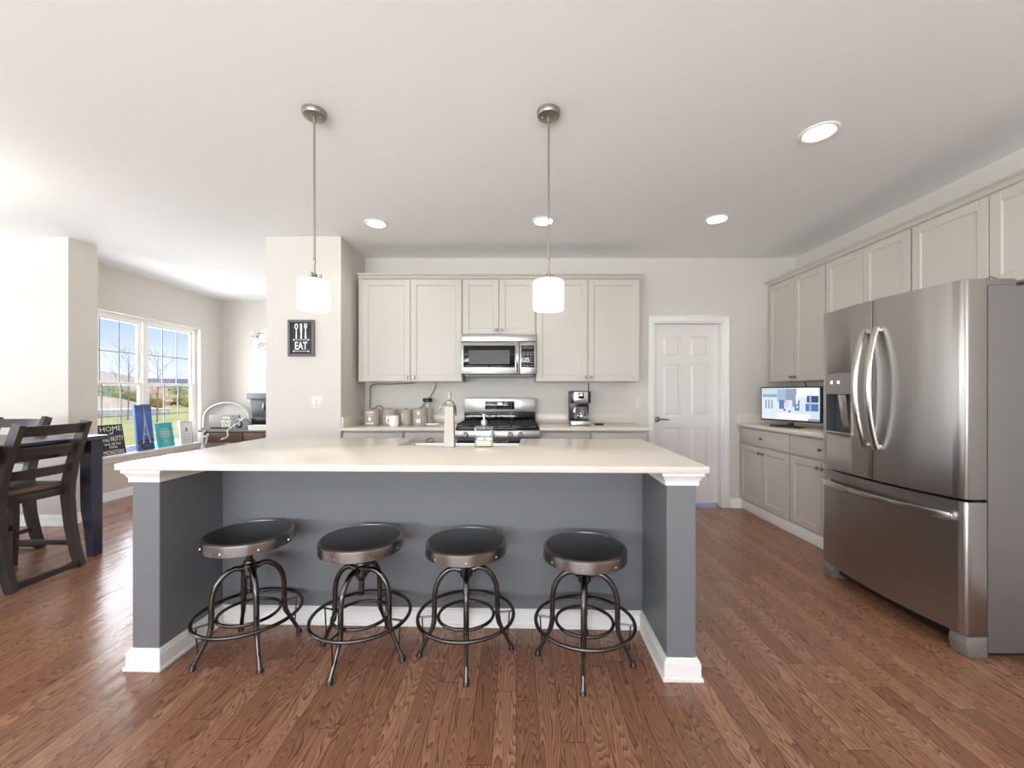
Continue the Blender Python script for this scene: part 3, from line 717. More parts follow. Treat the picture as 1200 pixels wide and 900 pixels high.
# local: x 0..FW from far to near, y 0 = most forward point of the bow, y to the wall
def bow(x): u = (x/FW-.5)*2; return .05*u*u
def door(b, x0, x1, z0, z1, n=16, dep=.15, rl=False, rr=False):
    front = []
    for i in range(n+1):
        x = x0+(x1-x0)*i/n; front.append((x, bow(x)))
    R = .016
    def corner(x, y, s):
        return [(x+s*(-R+R*math.sin(a)), y+R-R*math.cos(a)) for a in (0, PI/6, PI/3, PI/2)]
    pts = front[:]
    if rr: pts = [p for p in pts if p[0] < x1-R-.002]+corner(x1, bow(x1)-.001, 1)
    if rl: pts = corner(x0, bow(x0)-.001, -1)[::-1]+[p for p in pts if p[0] > x0+R+.002]
    pts += [(x1, dep), (x0, dep)]
    b.prism(pts, z0, z1, bv=.0035, seg=2)
b = B(); b.box(.006, FW-.006, .155, .9, .022, 1.755, .004); b.link('cabinet_body', SIDE, fr)
b = B(); b.box(.012, FW-.012, .146, .156, .1, 1.74); b.link('gasket', BLACK, fr)
half = FW/2
b = B(); door(b, .003, half-.003, .745, 1.785, rl=True, dep=.147); dl = b.link('door_left', STEEL, fr, sharp=25)
b = B(); door(b, half+.003, FW-.003, .745, 1.785, rr=True, dep=.147); drr = b.link('door_right', STEEL, fr, sharp=25)
b = B(); door(b, .003, FW-.003, .105, .733, n=30, rl=True, rr=True, dep=.147); dz_ = b.link('freezer_drawer', STEEL, fr, sharp=25)
for o in (dl, drr): o.name = 'refrigerator_door'
def bowhandle(x, z0, z1, lean, parent):
    n = 18; pts = []
    for i in range(n+1):
        u = i/n; k = math.sin(PI*u)
        pts.append((x+lean*k*.006, bow(x)-.012-.058*k**.8, z0+(z1-z0)*u))
    b = B(); b.sweep(pts, [(q*.017*math.cos(0), r*.011) for q, r in ((-1, -.5), (-.6, -1), (.6, -1), (1, -.5), (1, .5), (.6, 1), (-.6, 1), (-1, .5))], up=(1, 0, 0) if False else (0, -1, 0))
    for z, zz in ((z0, z0+.02), (z1, z1-.02)): b.box(x-.014, x+.014, bow(x)-.02, bow(x)+.004, min(z, zz)-.005, max(z, zz)+.005, .005)
    return b.link('handle', STEELH, parent, sharp=45)
bowhandle(half-.04, .93, 1.62, -1, dl); bowhandle(half+.04, .93, 1.62, 1, drr)
n = 24; pts = []
for i in range(n+1):
    u = i/n; x = .05+(FW-.1)*u; pts.append((x, bow(x)-.016-.035*math.sin(PI*u)**.6, .655-.012*0))
b = B(); b.sweep(pts, [(-.008, -.018), (.008, -.018), (.012, 0), (.008, .018), (-.008, .018), (-.012, 0)])
for x in (.055, FW-.055): b.box(x-.016, x+.016, bow(x)-.024, bow(x)+.004, .64, .67, .004)
b.link('handle', STEELH, dz_, sharp=45)
# dispenser in the far door
dx0, dx1 = .05, .31
yy = lambda x, o: bow(x)+o
b = B(); V = []
def face(b, x0, x1, z0, z1, o0, o1):
    m = 6; V = []; F = []
    for i in range(m+1):
        x = x0+(x1-x0)*i/m
        for (o, z) in ((o0, z0), (o0, z1), (o1, z1), (o1, z0)): V.append((x, bow(x)+o, z))
    for i in range(m):
        for j in range(4): F.append((i*4+j, i*4+(j+1) % 4, i*4+4+(j+1) % 4, i*4+4+j))
    F += [(0, 1, 2, 3), tuple(m*4+j for j in (3, 2, 1, 0))]
    b.add(V, F)
DGREY = mat('dispenser_grey', (150, 146, 142), .4, .5)
CAV = mat('dispenser_recess', (92, 94, 98), .45, .3)
b = B(); face(b, dx0, dx1, 1.24, 1.375, -.004, .01); dp = b.link('dispenser', DGREY, dl)
b = B(); face(b, dx0, dx0+.012, .995, 1.24, -.004, .01); face(b, dx1-.012, dx1, .995, 1.24, -.004, .01); face(b, dx0, dx1, .985, .997, -.005, .01); b.link('surround', STEELH, dp)
cut = B().box(dx0+.012, dx1-.012, -.1, .1, .997, 1.24).link('cutter', CAV); cut.parent = fr
md = dl.modifiers.new('cut', 'BOOLEAN'); md.object = cut; md.operation = 'DIFFERENCE'; md.solver = 'EXACT'
dg = bpy.context.evaluated_depsgraph_get(); dg.update(); nm = bpy.data.meshes.new_from_object(dl.evaluated_get(dg)); dl.modifiers.clear(); dl.data = nm; bpy.data.objects.remove(cut)
b = B(); xa, xb, za, zb, ya, yb = dx0+.013, dx1-.013, .998, 1.239, .05, .098
b.add([(xa, ya-.02, za), (xb, ya-.04, za), (xb, ya-.04, zb), (xa, ya-.02, zb), (xa, yb, za), (xb, yb, za), (xb, yb, zb), (xa, yb, zb)], [(4, 5, 6, 7), (0, 1, 5, 4), (1, 2, 6, 5), (2, 3, 7, 6), (3, 0, 4, 7)]); b.link('recess', CAV, dp, flat=True)
b = B(); b.prism([(.07, 1.01), (.082, 1.01), (.05, 1.238), (.038, 1.238)], .15, .215, 'x', bv=.003); b.link('paddle', STEELH, dp)
DL = mat('dispenser_light', (240, 244, 250), .4, emit=(235, 242, 255), estr=.8)
for x in (.12, .19): b = B(); b.box(x-.01, x+.01, bow(x)-.006, bow(x), 1.306, 1.326, .001); b.link('button_light', DL, dp)
for x in (.06, FW-.06):
    b = B(); b.box(x-.045, x+.045, .15, .3, 1.7555, 1.79, .006); b.cyl((x, .12, 1.7865), (x, .12, 1.795), .014); b.link('hinge_cover', SIDE, fr)
b = B(); b.box(.06, FW-.06, .1, .155, .03, .092, .004); b.link('toe_grille', BLACK, fr)
for x in (.045, FW-.045):
    b = B(); b.prism([(.06, .0), (.15, .0), (.15, .1), (.06, .1), (.05, .06)], x-.043, x+.043, 'x', bv=.006); b.link('foot', DGREY, fr)
b = B(); b.box(.03, FW-.03, .2, .88, 0, .0215); b.link('base', BLACK, fr)

# ------------------------------------------------------------------ small things on the back counters
def canister(name, label, x, y, r, h, words, mark):
    t = thing(name, label, 'canister', (x, y, CT), group='grey lettered canisters')
    b = B(); b.lathe([(0, 0), (r-.004, 0), (r, .005), (r, h-.006), (r-.004, h), (r-.009, h-.003), (r-.009, h-.012), (0, h-.012)], n=36); b.link('jar', GREYC, t)
    b = B(); b.lathe([(0, h+.004), (r-.014, h+.002), (r-.01, h-.003), (r-.011, h-.011), (0, h-.011)], n=36); b.lathe([(0, h+.018), (.011, h+.016), (.012, h+.01), (.006, h+.004)], n=16); b.link('lid', GREYC, t)
    b = B()   # small white marks wrapped on the round front
    for (x0, x1, z, hh_) in words:
        n_ = max(1, int((x1-x0)/.012))
        for q in range(n_): xa = x0+(x1-x0)*q/n_; b.rect(xa, xa+(x1-x0)/n_*.65, z, z+hh_, 0)
    if mark: b.add([(-.01, 0, .05), (.01, 0, .05), (.014, 0, .066), (.006, 0, .092), (-.006, 0, .092), (-.014, 0, .066)], [(0, 1, 2, 3, 4, 5)])
    for v in b.bm.verts:
        a = v.co.x/r; v.co = Vector(((r+.0008-v.co.y*.3)*math.sin(a), -(r+.0008-v.co.y*.3)*math.cos(a), v.co.z))
    b.link('lettering', LETTER, t, flat=True)
canister('canister', 'grey canister in the corner by the wall block with three lines of white marking', -1.452, 4.13, .076, .158, [(-.042, .042, .125, .016), (-.036, .036, .105, .007), (-.042, .042, .018, .014)], True)
canister('canister', 'grey canister second from the corner, half hidden by the white mug', -1.285, 4.16, .074, .158, [(-.015, .03, .07, .03)], False)
canister('canister', 'grey canister between the white mug and the canister before the black-capped grinder', -1.115, 4.16, .068, .158, [(-.03, -.01, .04, .08)], False)
canister('canister', 'grey canister standing in front of the black-capped grinder', -.968, 4.13, .077, .168, [(-.01, .014, .11, .035), (-.025, .022, .03, .04)], False)
t = thing('coffee_mug', 'small white mug standing in front of the grey canisters', 'mug', (-1.2, 4.015, CT), group=None)
b = B(); r, h = .047, .103; b.lathe([(0, 0), (r-.008, 0), (r-.003, .006), (r, .03), (r, h), (r-.004, h+.001), (r-.005, h-.004), (r-.005, .01), (0, .008)], n=32); b.link('cup', WHITEC, t)
b = B(); b.tube([(-r+.004, 0, .085)]+[(-r-.028*math.sin(PI*u), 0, .085-.06*u) for u in (.2, .35, .5, .65, .8)]+[(-r+.004, 0, .025)], .006, 10); b.link('handle', WHITEC, t)
t = thing('spice_grinder', 'clear grinder with black cap standing behind the grey canisters', 'grinder', (-.93, 4.3, CT))
b = B(); b.lathe([(0, 0), (.045, 0), (.047, .01), (.047, .16), (.04, .19), (.04, .225), (.038, .23), (0, .23)], n=28); b.link('bottle', BOTG, t)
b = B(); b.lathe([(0, .006), (.04, .006), (.042, .015), (.042, .15), (0, .152)], n=24); b.link('contents', PAPER, t)
b = B(); b.lathe([(0, .272), (.045, .27), (.05, .262), (.05, .238), (.044, .23), (0, .23)], n=28); b.link('cap', BLACK, t)
t = thing('spoon_rest', 'small flat white dish beside the grey canisters', 'dish', (-.83, 4.05, CT))
b = B(); b.lathe([(0, .004), (.035, .004), (.05, .014), (.054, .022), (.05, .022), (.04, .008), (0, 0)], n=32)
for v in b.bm.verts: v.co.x *= 1.25
b.link('bowl', WHITEC, t)
def cord(name, label, pts, r, m, cat='cord', parent=None):
    P = [Vector(p) for p in pts]; out = []
    for i in range(len(P)-1):
        p0, p1, p2, p3 = P[max(i-1, 0)], P[i], P[i+1], P[min(i+2, len(P)-1)]
        for k in range(6):
            u = k/6; out.append(.5*((2*p1)+(p2-p0)*u+(2*p0-5*p1+4*p2-p3)*u*u+(3*p1-p0-3*p2+p3)*u**3))
    out.append(P[-1])
    o = B().tube(out, r, 8).link(name, m)
    return tag(o, label, cat)
CORDG = mat('grey_cord', (112, 106, 100), .5)
cord('power_cord', 'grey cord looping from under the corner wall cabinet down behind the canisters', [(-1.1, 4.42, 1.352), (-1.35, 4.42, 1.34), (-1.55, 4.40, 1.33), (-1.575, 4.42, 1.2), (-1.57, 4.40, 1.02), (-1.52, 4.39, 1.08), (-1.46, 4.4, 1.11), (-1.42, 4.41, 1.05)], .005, CORDG)
cord('power_cord', 'dark cord dangling from the wall cabinet to behind the black-capped grinder', [(-.86, 4.4, 1.356), (-.875, 4.4, 1.29), (-.93, 4.41, 1.2), (-1.0, 4.41, 1.12), (-1.05, 4.42, 1.04)], .005, CORDG)
cord('power_cord', 'dark cord running up from the coffee maker to the wall cabinet', [(.77, 4.36, 1.352), (.772, 4.37, 1.3), (.768, 4.36, 1.22), (.74, 4.35, 1.12)], .005, BLACK)

t = thing('coffee_maker', 'black and steel drip coffee maker with glass carafe', 'coffee maker', (.64, 4.14, CT))
b = B(); b.box(-.1, .1, -.09, .12, 0, .05, .008); b.box(-.1, .1, .04, .12, .05, .345, .008); b.box(-.1, .1, -.085, .04, .225, .345, .01); b.link('body', BLACK, t)
b = B(); b.box(-.098, .098, -.096, -.088, .004, .048, .003); b.link('base_plate', STEEL, t)
b = B(); b.box(-.07, .07, -.093, -.084, .225, .338, .003); p = b.link('control_panel', STEELH, t)
b = B(); b.box(-.028, .028, -.0955, -.092, .27, .325, .001); b.link('display', BLKG, p)
b = B(); b.rect(-.014, .014, .298, .314, -.0962); b.link('clock_digits', bpy.data.materials['clock_light'], p)
b = B(); b.rect(-.045, .045, .24, .256, -.0935); b.link('button', bpy.data.materials['button_grey'], p)
b = B(); b.lathe([(0, .052), (.055, .052), (.066, .06), (.07, .09), (.064, .14), (.05, .175), (.047, .19), (.045, .19), (.047, .172), (.061, .138), (.066, .09), (.062, .062), (0, .056)], (.015, -.025, 0), 32); c = b.link('carafe', BOTG, t)
b = B(); b.lathe([(0, .205), (.04, .203), (.05, .195), (.05, .186), (0, .186)], (.015, -.025, 0), 28); b.link('lid', BLACK, c)
b = B(); b.sweep([(-.035, -.08, .185), (-.06, -.105, .18), (-.068, -.112, .13), (-.055, -.1, .075), (-.04, -.085, .07)], [(-.011, -.007), (.011, -.007), (.011, .007), (-.011, .007)], up=(1, 1, 0)); b.link('handle', STEELH, c)
t = thing('carving_knife', 'dark-handled knife lying on the counter beside the coffee maker', 'knife', (.78, 4.08, CT), math.radians(4))
b = B(); b.tube([(0, 0, .012), (.03, 0, .013), (.09, 0, .012)], [.009, .011, .009], 10); b.link('handle', BLACK, t)
b = B(); b.prism([(.09, -.012), (.2, -.01), (.23, .006), (.2, .012), (.09, .012)], .009, .012); b.link('blade', STEELH, t)

def plate(name, label, cat, x, y, z, w_, h_, kinds):
    t = thing(name, label, cat, (x, y, z))
    b = B(); b.box(-w_/2, w_/2, -.006, 0, -h_/2, h_/2, .003); b.link('cover_plate', PLATE, t)
    for k, kd in enumerate(kinds):
        xc = (k-(len(kinds)-1)/2)*.046
        b = B()
        if kd == 's': b.box(xc-.016, xc+.016, -.009, -.005, -.033, .033, .002); b.box(xc-.014, xc+.014, -.012, -.008, -.03, 0, .002); b.link('rocker', PLATE, t)
        else:
            b.box(xc-.017, xc+.017, -.009, -.005, -.034, .034, .003); o = b.link('receptacle', PLATE, t)
            b = B()
            for z in (-.018, .016):
                for s in (-.006, .006): b.rect(xc+s-.0012, xc+s+.0012, z, z+.008, -.0095)
            b.link('slot', BLACK, o)
plate('light_switch', 'white double switch plate on the wall block under the EAT sign', 'switch', -1.857, 3.83, 1.157, .115, .118, 'ss')
plate('wall_outlet', 'white outlet plate above the counter beside the pantry door', 'outlet', 1.335, 4.45, 1.135, .074, .118, 'o')

# EAT sign
t = thing('wall_sign', 'black framed EAT sign with spoon, knife and fork on the wall block', 'sign', (-2.003, 3.83, 1.757))
hw, hh = .122, .17
b = B()
for (x0, x1, z0, z1) in ((-hw, -hw+.022, -hh, hh), (hw-.022, hw, -hh, hh), (-hw+.022, hw-.022, hh-.022, hh), (-hw+.022, hw-.022, -hh, -hh+.022)): b.box(x0, x1, -.028, 0, z0, z1, .003)
b.link('frame', mat('dark_grey_frame', (104, 100, 96), .5, var=.2), t)
b = B(); b.box(-hw+.02, hw-.02, -.016, -.002, -hh+.02, hh-.02); bd = b.link('board', CHALK, t)
Yf = -.0168
b = B(); b.text('EAT', .1, 0, -.105, Yf, width=.115, bold=.002)
b.link('lettering', LETTER, bd, flat=True)
b = B()
def disc(b, x, z, rx, rz, y, n=18): b.add([(x+rx*math.cos(2*PI*i/n), y, z+rz*math.sin(2*PI*i/n)) for i in range(n)], [tuple(range(n))])
n = 18; V = []
for i in range(n):   # spoon bowl as a ring
    a = 2*PI*i/n; V += [(-.045+.017*math.cos(a), Yf, .108+.028*math.sin(a)), (-.045+.008*math.cos(a), Yf, .108+.016*math.sin(a))]
b.add(V, [(2*i, (2*i+2) % (2*n), (2*i+3) % (2*n), 2*i+1) for i in range(n)])
b.add([(-.049, Yf, .082), (-.041, Yf, .082), (-.038, Yf, -.005), (-.052, Yf, -.005)], [(0, 1, 2, 3)])
b.add([(-.011, Yf, .135), (.004, Yf, .138), (.01, Yf, .11), (.008, Yf, .05), (-.008, Yf, .05)], [(0, 1, 2, 3, 4)]); b.add([(-.005, Yf, .05), (.006, Yf, .05), (.009, Yf, -.005), (-.009, Yf, -.005)], [(0, 1, 2, 3)])
for x in (.03, .041, .052): b.add([(x-.003, Yf, .138), (x+.003, Yf, .138), (x+.003, Yf, .105), (x-.003, Yf, .105)], [(0, 1, 2, 3)])
b.add([(.027, Yf, .108), (.055, Yf, .108), (.046, Yf, .08), (.036, Yf, .08)], [(0, 1, 2, 3)]); b.add([(.037, Yf, .08), (.045, Yf, .08), (.05, Yf, -.005), (.032, Yf, -.005)], [(0, 1, 2, 3)])
for z in (-.016, -.122):
    b.rect(-.06, .06, z-.002, z+.002, Yf)
    for s in (-1, 1): disc(b, s*.068, z, .009, .007, Yf)
b.link('cutlery_motif', LETTER, bd, flat=True)

# ------------------------------------------------------------------ television on the right counter
ta = math.atan2(.2, -.58)   # direction from the far to the near edge of the screen
tv = thing('small_television', 'small flat television standing on the counter beside the refrigerator, switched on', 'television', (2.595, 3.9, CT), math.atan2(-.58, .2))
b = B(); b.box(-.3, .3, .0, .03, .055, .385, .006); b.box(-.2, .2, .03, .055, .08, .3, .01); b.link('housing', BLACK, tv)
SCRM = [mat('screen_'+n_, c, .3, emit=c, estr=.3) for n_, c in (('pale', (206, 220, 232)), ('sky', (150, 178, 206)), ('blue', (82, 120, 172)), ('white', (238, 242, 248)), ('grey', (140, 152, 168)), ('navy', (58, 74, 104)), ('pink', (226, 190, 200)), ('mist', (186, 204, 222)))]
b = B(); hw = .288; z0, z1 = .069, .373
def sr(mi, u0, u1, v0, v1, lay):
    b.mi = mi; b.rect(-hw+2*hw*u0, -hw+2*hw*u1, z0+(z1-z0)*v0, z0+(z1-z0)*v1, -.0006-.0003*lay)
sr(0, 0, 1, 0, 1, 0); sr(7, 0, .3, .68, .98, 1); sr(4, .02, .29, .72, .80, 2); sr(1, .3, .45, .55, .96, 1); sr(4, .45, .63, .62, .97, 1); sr(3, .64, .98, .72, 1, 1)
for i in range(3): sr(4, .07+i*.055, .1+i*.055, .34, .62, 2)
sr(2, .33, .42, .34, .62, 3); sr(6, .44, .5, .4, .58, 3); sr(4, .56, .6, .42, .7, 2); sr(2, .6, .68, .3, .62, 2); sr(3, .62, .655, .5, .78, 3); sr(0, .63, .66, .38, .46, 3)
sr(5, .8, .98, .56, .76, 2); sr(2, .78, .98, .3, .52, 2); sr(1, .84, .87, .3, .78, 3); sr(3, .3, .86, .02, .2, 1); sr(4, .82, 1, 0, .07, 2); sr(5, .41, .44, .28, .34, 3); sr(5, .5, .53, .24, .3, 3)
b.link('screen', SCRM, tv, flat=True)
b = B(); b.tube([(0, .02, .04), (0, .025, .012)], [.022, .03], 14); b.prism([(-.11, -.05), (-.08, -.075), (.08, -.075), (.11, -.05), (.11, .06), (-.11, .06)], 0, .012, bv=.004)
for s in (-1, 1): b.tube([(0, .0, .014), (s*.11, -.05, .01), (s*.15, -.06, .007)], [.012, .009, .007], 8)
b.link('stand', BLACK, tv)
cord('power_cord', 'dark cord hanging behind the small television', [(2.96, 4.2, 1.356), (2.97, 4.18, 1.3), (2.98, 4.1, 1.22), (2.99, 4.0, 1.1), (2.98, 3.95, .93)], .005, BLACK)

# ------------------------------------------------------------------ boards and frames on the window sill
SZ = .521
def leaning(name, label, cat, y, w_, h_, lean, x=-4.66):
    """board standing on the sill, its back to the window; local x -> +Y, facing the room (local -y -> +X)"""
    return thing(name, label, cat, (x, y, SZ), tilt=(-math.radians(lean), 0, PI/2))
t = leaning('chalk_sign', 'black chalkboard sign with white hand lettering on the window sill by the dining table', 'sign', 4.755, .29, .36, 9)
b = B(); b.box(-.145, .145, 0, .018, .004, .36, .003); bd = b.link('board', CHALK, t)
b = B(); yf = -.001
for (tx, z, sz, wd) in (('HOME', .285, .08, .25), ('of', .245, .05, .05), ('AND NUTTY', .165, .085, .26), ('and all her', .122, .045, .2), ('little', .085, .045, .09), ('MONSTERS', .015, .07, .245)):
    b.text(tx, sz, 0, z, yf, width=wd)
b.link('lettering', LETTER, bd, flat=True)
t = leaning('canvas_print', 'tall narrow canvas print of an iron lattice tower on deep blue sky', 'picture', 5.17, .225, .58, 5.5)
SKYP = mat('print_deep_blue', (66, 104, 176), .6, var=.15, scale=5); SKYT = mat('print_dusk_blue', (72, 92, 132), .6, var=.15, scale=5)
b = B(); b.box(-.135, .135, 0, .03, .004, .66, .002); 
for v in b.bm.verts: v.co.x *= .833; v.co.z *= .88
cv = b.link('canvas', SKYP, t)
b = B(); yf = -.001; b.mi = 0; b.rect(-.134, .134, .56, .658, yf); b.mi = 1; b.rect(-.134, .134, .005, .16, yf)
b.mi = 2; yt = -.0016; cx_ = .01
def tr(xa0, xa1, za, xb0, xb1, zb): b.add([(cx_+xa0, yt, za), (cx_+xa1, yt, za), (cx_+xb1, yt, zb), (cx_+xb0, yt, zb)], [(0, 1, 2, 3)])
for s in (-1, 1):
    tr(s*.075, s*.045, .1, s*.05, s*.028, .22); tr(s*.047, s*.025, .235, s*.024, s*.006, .36)
tr(-.054, .054, .22, -.05, .05, .238); tr(-.028, .028, .355, -.025, .025, .367); tr(-.022, .022, .367, -.005, .005, .57); tr(-.008, .008, .57, -.007, .007, .585); tr(-.002, .002, .585, -.001, .001, .625)
for k in range(4): z = .25+k*.028; tr(-.04+k*.006, .04-k*.006, z, -.039+k*.006, .039-k*.006, z+.004)
b.mi = 3
for i in range(60):
    x = random.uniform(-.125, .12); z = random.uniform(.008, .15); yt2 = -.0012-.0001*random.random(); s_ = random.uniform(.004, .014)
    b.mi = random.choice((3, 3, 1, 4)); b.rect(x-s_*.5, x+s_*.5, z, min(.158, z+s_), yt2)
for v in b.bm.verts: v.co.x *= .833; v.co.z *= .88
b.link('printed_image', [SKYT, mat('print_trees', (48, 62, 96), .7), mat('print_tower', (176, 184, 204), .7), mat('print_roofs', (104, 120, 158), .7), mat('print_lights', (190, 194, 208), .7)], cv, flat=True)
def frame_(name, label, y, w_, h_, lean, fm, inner):
    t = leaning(name, label, 'picture', y, w_, h_, lean); f = .022
    b = B()
    for (x0, x1, z0, z1) in ((-w_/2, -w_/2+f, .004, h_), (w_/2-f, w_/2, .004, h_), (-w_/2+f, w_/2-f, h_-f, h_), (-w_/2+f, w_/2-f, .004, .004+f)): b.box(x0, x1, 0, .022, z0, z1, .003)
    b.link('frame', fm, t)
    b = B(); b.box(-w_/2+.02, w_/2-.02, .006, .016, .02, h_-.02); return t, b.link('print_sheet', inner, t)
t, sh = frame_('framed_print', 'turquoise framed quote print on the window sill beside the tower canvas', 5.475, .25, .33, 9, TEAL, TEAL)
b = B(); yf = .0052
CREAMP = mat('cream_print_ink', (222, 222, 196), .6)
for k, (wd, hh_) in enumerate(((.1, .01), (.15, .022), (.15, .024), (.14, .018), (.09, .012), (.07, .022), (.1, .008))):
    z = .245-k*.033; n = max(2, int(wd/.018))
    for i in range(n): x = -wd/2+wd*(i+.5)/n; b.rect(x-.0065, x+.0065, z-hh_/2, z+hh_/2, yf)
b.link('quote_lines', CREAMP, sh, flat=True)
t, sh = frame_('framed_print', 'silver-white framed print of a perfume bottle on the window sill', 5.815, .22, .33, 5, mat('pale_silver_frame', (214, 214, 212), .3, .4), PAPER)
b = B(); b.mi = 0
def rr(x0, x1, z0, z1, y): b.rect(x0, x1, z0, z1, y)
for (x0, x1, z0, z1) in ((-.05, -.046, .06, .185), (.046, .05, .06, .185), (-.046, .046, .181, .185), (-.046, .046, .06, .064), (-.03, .03, .095, .098), (-.03, .03, .145, .148), (-.03, -.027, .098, .145), (.027, .03, .098, .145), (-.018, .018, .185, .2)): rr(x0, x1, z0, z1, .0052)
b.mi = 1; rr(-.014, .014, .2, .225, .0052); rr(-.006, .006, .225, .235, .0052)
b.link('bottle_drawing', [mat('print_grey', (150, 152, 154), .6), BLACK], sh, flat=True)

# ------------------------------------------------------------------ nook: desk with its clutter, chandelier
dk = thing('writing_desk', 'brown desk with grey top and white legs in the corner of the nook', 'desk', (-4.55, 5.85, 0))
b = B(); b.box(0, 1.75, 0, .62, .685, .71, .004); b.link('desk_top', mat('grey_desk_top', (112, 106, 102), .4), dk)
b = B(); b.box(.05, 1.7, .03, .59, .53, .684); b.link('apron', DESKW, dk)
for i in range(3):
    b = B(); b.box(.12+i*.53, .62+i*.53, .012, .03, .545, .672, .003); d = b.link('drawer_front', DESKW, dk)
    b = B(); b.lathe([(0, .022), (.012, .02), (.012, .012), (.005, 0)], (.37+i*.53, .012, .61), 14, 'y'); b.link('knob', DKMET, d)
for (x, y) in ((.04, .05), (1.7, .05), (.04, .57), (1.7, .57)):
    b = B(); b.lathe([(0, 0), (.02, 0), (.022, .06), (.016, .08), (.03, .3), (.034, .45), (.02, .5), (.035, .53), (.035, .684), (0, .684)], (x, y, 0), 16); b.link('leg', TRIM, dk)
DZ_ = .71
# white wicker bed tray standing on edge against the wall
t = thing('wicker_tray', 'round-topped white wicker tray leaning at the back of the brown desk', 'tray', (-4.41, 6.24, DZ_), tilt=(-math.radians(8), 0, math.radians(33)))
def dshape(w_, h_, n=20): return [(-w_/2, 0)]+[(-w_/2*math.cos(PI*i/n), h_*.35+h_*.65*math.sin(PI*i/n)) for i in range(n+1)]+[(w_/2, 0)]
WICK = mat('white_wicker', (226, 224, 220), .7, bump=.6, scale=90)
b = B(); pts = [(x, 0, z) for x, z in dshape(.56, .37)]
for q in range(4): b.tube([(x, -.02-.02*q, z+.008) for x, _, z in pts], .013, 8)
b.link('rim', WICK, t)
b = B(); b.prism(dshape(.54, .36), -.012, .0, 'y'); b.link('tray_back', WICK, t)
t = thing('word_sign', 'grey wooden block sign with white words standing on the brown desk', 'sign', (-4.27, 6.0, DZ_), math.radians(8))
b = B(); b.box(-.21, .19, 0, .05, 0, .21, .004); bd = b.link('board', WOODSIGN, t)
b = B(); b.rect(-.19, .17, .012, .032, -.001); b.link('dark_band', BLACK, bd)
b = B(); b.text('ONE', .05, .02, .155, -.0012, width=.1, bold=.001); b.text('MORE', .05, .02, .1, -.0012, width=.13, bold=.001); b.text('EXE', .075, .02, .035, -.0014, width=.12, bold=.002); b.link('lettering', LETTER, bd, flat=True)
t = thing('tape_gun', 'grey and black tape dispenser on the brown desk before the printer', 'tape dispenser', (-4.0, 5.97, DZ_), math.radians(-8))
b = B(); b.prism([(-.12, 0), (.1, 0), (.14, .09), (.08, .15), (-.02, .17), (-.1, .1)], -.03, .03, 'y', bv=.008); b.link('body', mat('mid_grey_plastic', (128, 128, 128), .4), t)
b = B(); b.lathe([(.03, -.034), (.06, -.034), (.06, .034), (.03, .034), (.03, -.034)], (-.02, 0, .08), 24, 'y'); b.link('tape_roll', BLACK, t)
cord('power_cord', 'white cord draped over the front of the brown desk', [(-3.95, 5.93, .88), (-4.0, 5.9, .82), (-4.07, 5.86, .755), (-4.115, 5.835, .71), (-4.105, 5.832, .64), (-4.14, 5.83, .60), (-4.2, 5.83, .585)], .009, PLATE)
cord('white_ribbon', 'white ribbon bow hanging at the left corner of the brown desk', [(-4.42, 5.835, .72), (-4.46, 5.82, .66), (-4.42, 5.81, .62), (-4.37, 5.82, .66), (-4.40, 5.83, .61), (-4.41, 5.82, .53)], .012, PLATE, 'ribbon')
t = thing('paper_stack', 'stack of white paper on the brown desk', 'paper', (-3.72, 5.99, DZ_), math.radians(2))
b = B()
for i in range(5): b.box(-.13+.004*random.random(), .16+.004*random.random(), -.12, .02, i*.014, i*.014+.012)
b.link('sheets', PAPER, t)
t = thing('printer', 'dark grey printer on the brown desk at the edge of the wall block', 'printer', (-3.80, 6.18, DZ_))
DKG = mat('printer_charcoal', (72, 74, 80), .4)
b = B(); b.box(-.2, .26, 0, .24, 0, .17, .01); b.prism([(-.2, .17), (-.235, .44), (.295, .44), (.26, .17)], .02, .24, 'y', bv=.01); b.link('body', DKG, t)
b = B(); b.prism([(-.26, .44), (.32, .44), (.32, .53), (-.26, .53)], -.03, .24, 'y', bv=.014); b.link('lid', mat('printer_lid', (104, 106, 112), .4), t)
b = B(); b.box(-.19, .25, -.012, .0, .03, .16, .004); b.link('paper_tray', BLACK, t)
b = B(); b.tube([(-.02, .02, .26), (-.02, 0, .30), (-.02, .016, .38)], .014, 10); b.link('handle', NICKEL, t)
# chandelier
ch = thing('chandelier', 'sparkling crystal chandelier peeking out behind the wall block', 'chandelier', (-2.93, 5.0, H))
CRY = mat('crystal_drop', (250, 250, 250), .08, .35)
b = B(); b.lathe([(0, -.03), (.06, -.025), (.065, 0), (0, 0)], n=24); b.cyl((0, 0, -.03), (0, 0, -.72), .006); b.link('rod', NICKEL, ch)
b = B(); b.ring((0, 0, -.78), .26, .008); b.ring((0, 0, -.88), .2, .007)
for i in range(6):
    a = PI*i/3; b.tube([(0, 0, -.70), (.13*math.cos(a), .13*math.sin(a), -.74), (.26*math.cos(a), .26*math.sin(a), -.78)], .006, 8)
b.link('frame', NICKEL, ch)
for (rr_, z, n, s_) in ((.26, -.82, 22, .02), (.2, -.91, 16, .02), (.1, -.93, 8, .022), (.26, -.74, 16, .012)):
    for i in range(n):
        a = 2*PI*i/n; b = B(); c = (rr_*math.cos(a), rr_*math.sin(a), z)
        b.lathe([(0, s_*1.5), (s_*.7, .2*s_), (s_*.45, -.8*s_), (0, -1.4*s_)], c, 6); b.link('crystal', CRY, ch, flat=True)
for i in range(6):
    a = PI*i/3+.3; b = B(); b.lathe([(0, -.05), (.012, -.045), (.018, -.02), (.012, .02), (0, .045)], (.15*math.cos(a), .15*math.sin(a), -.76), 12); b.link('bulb', BULB, ch)

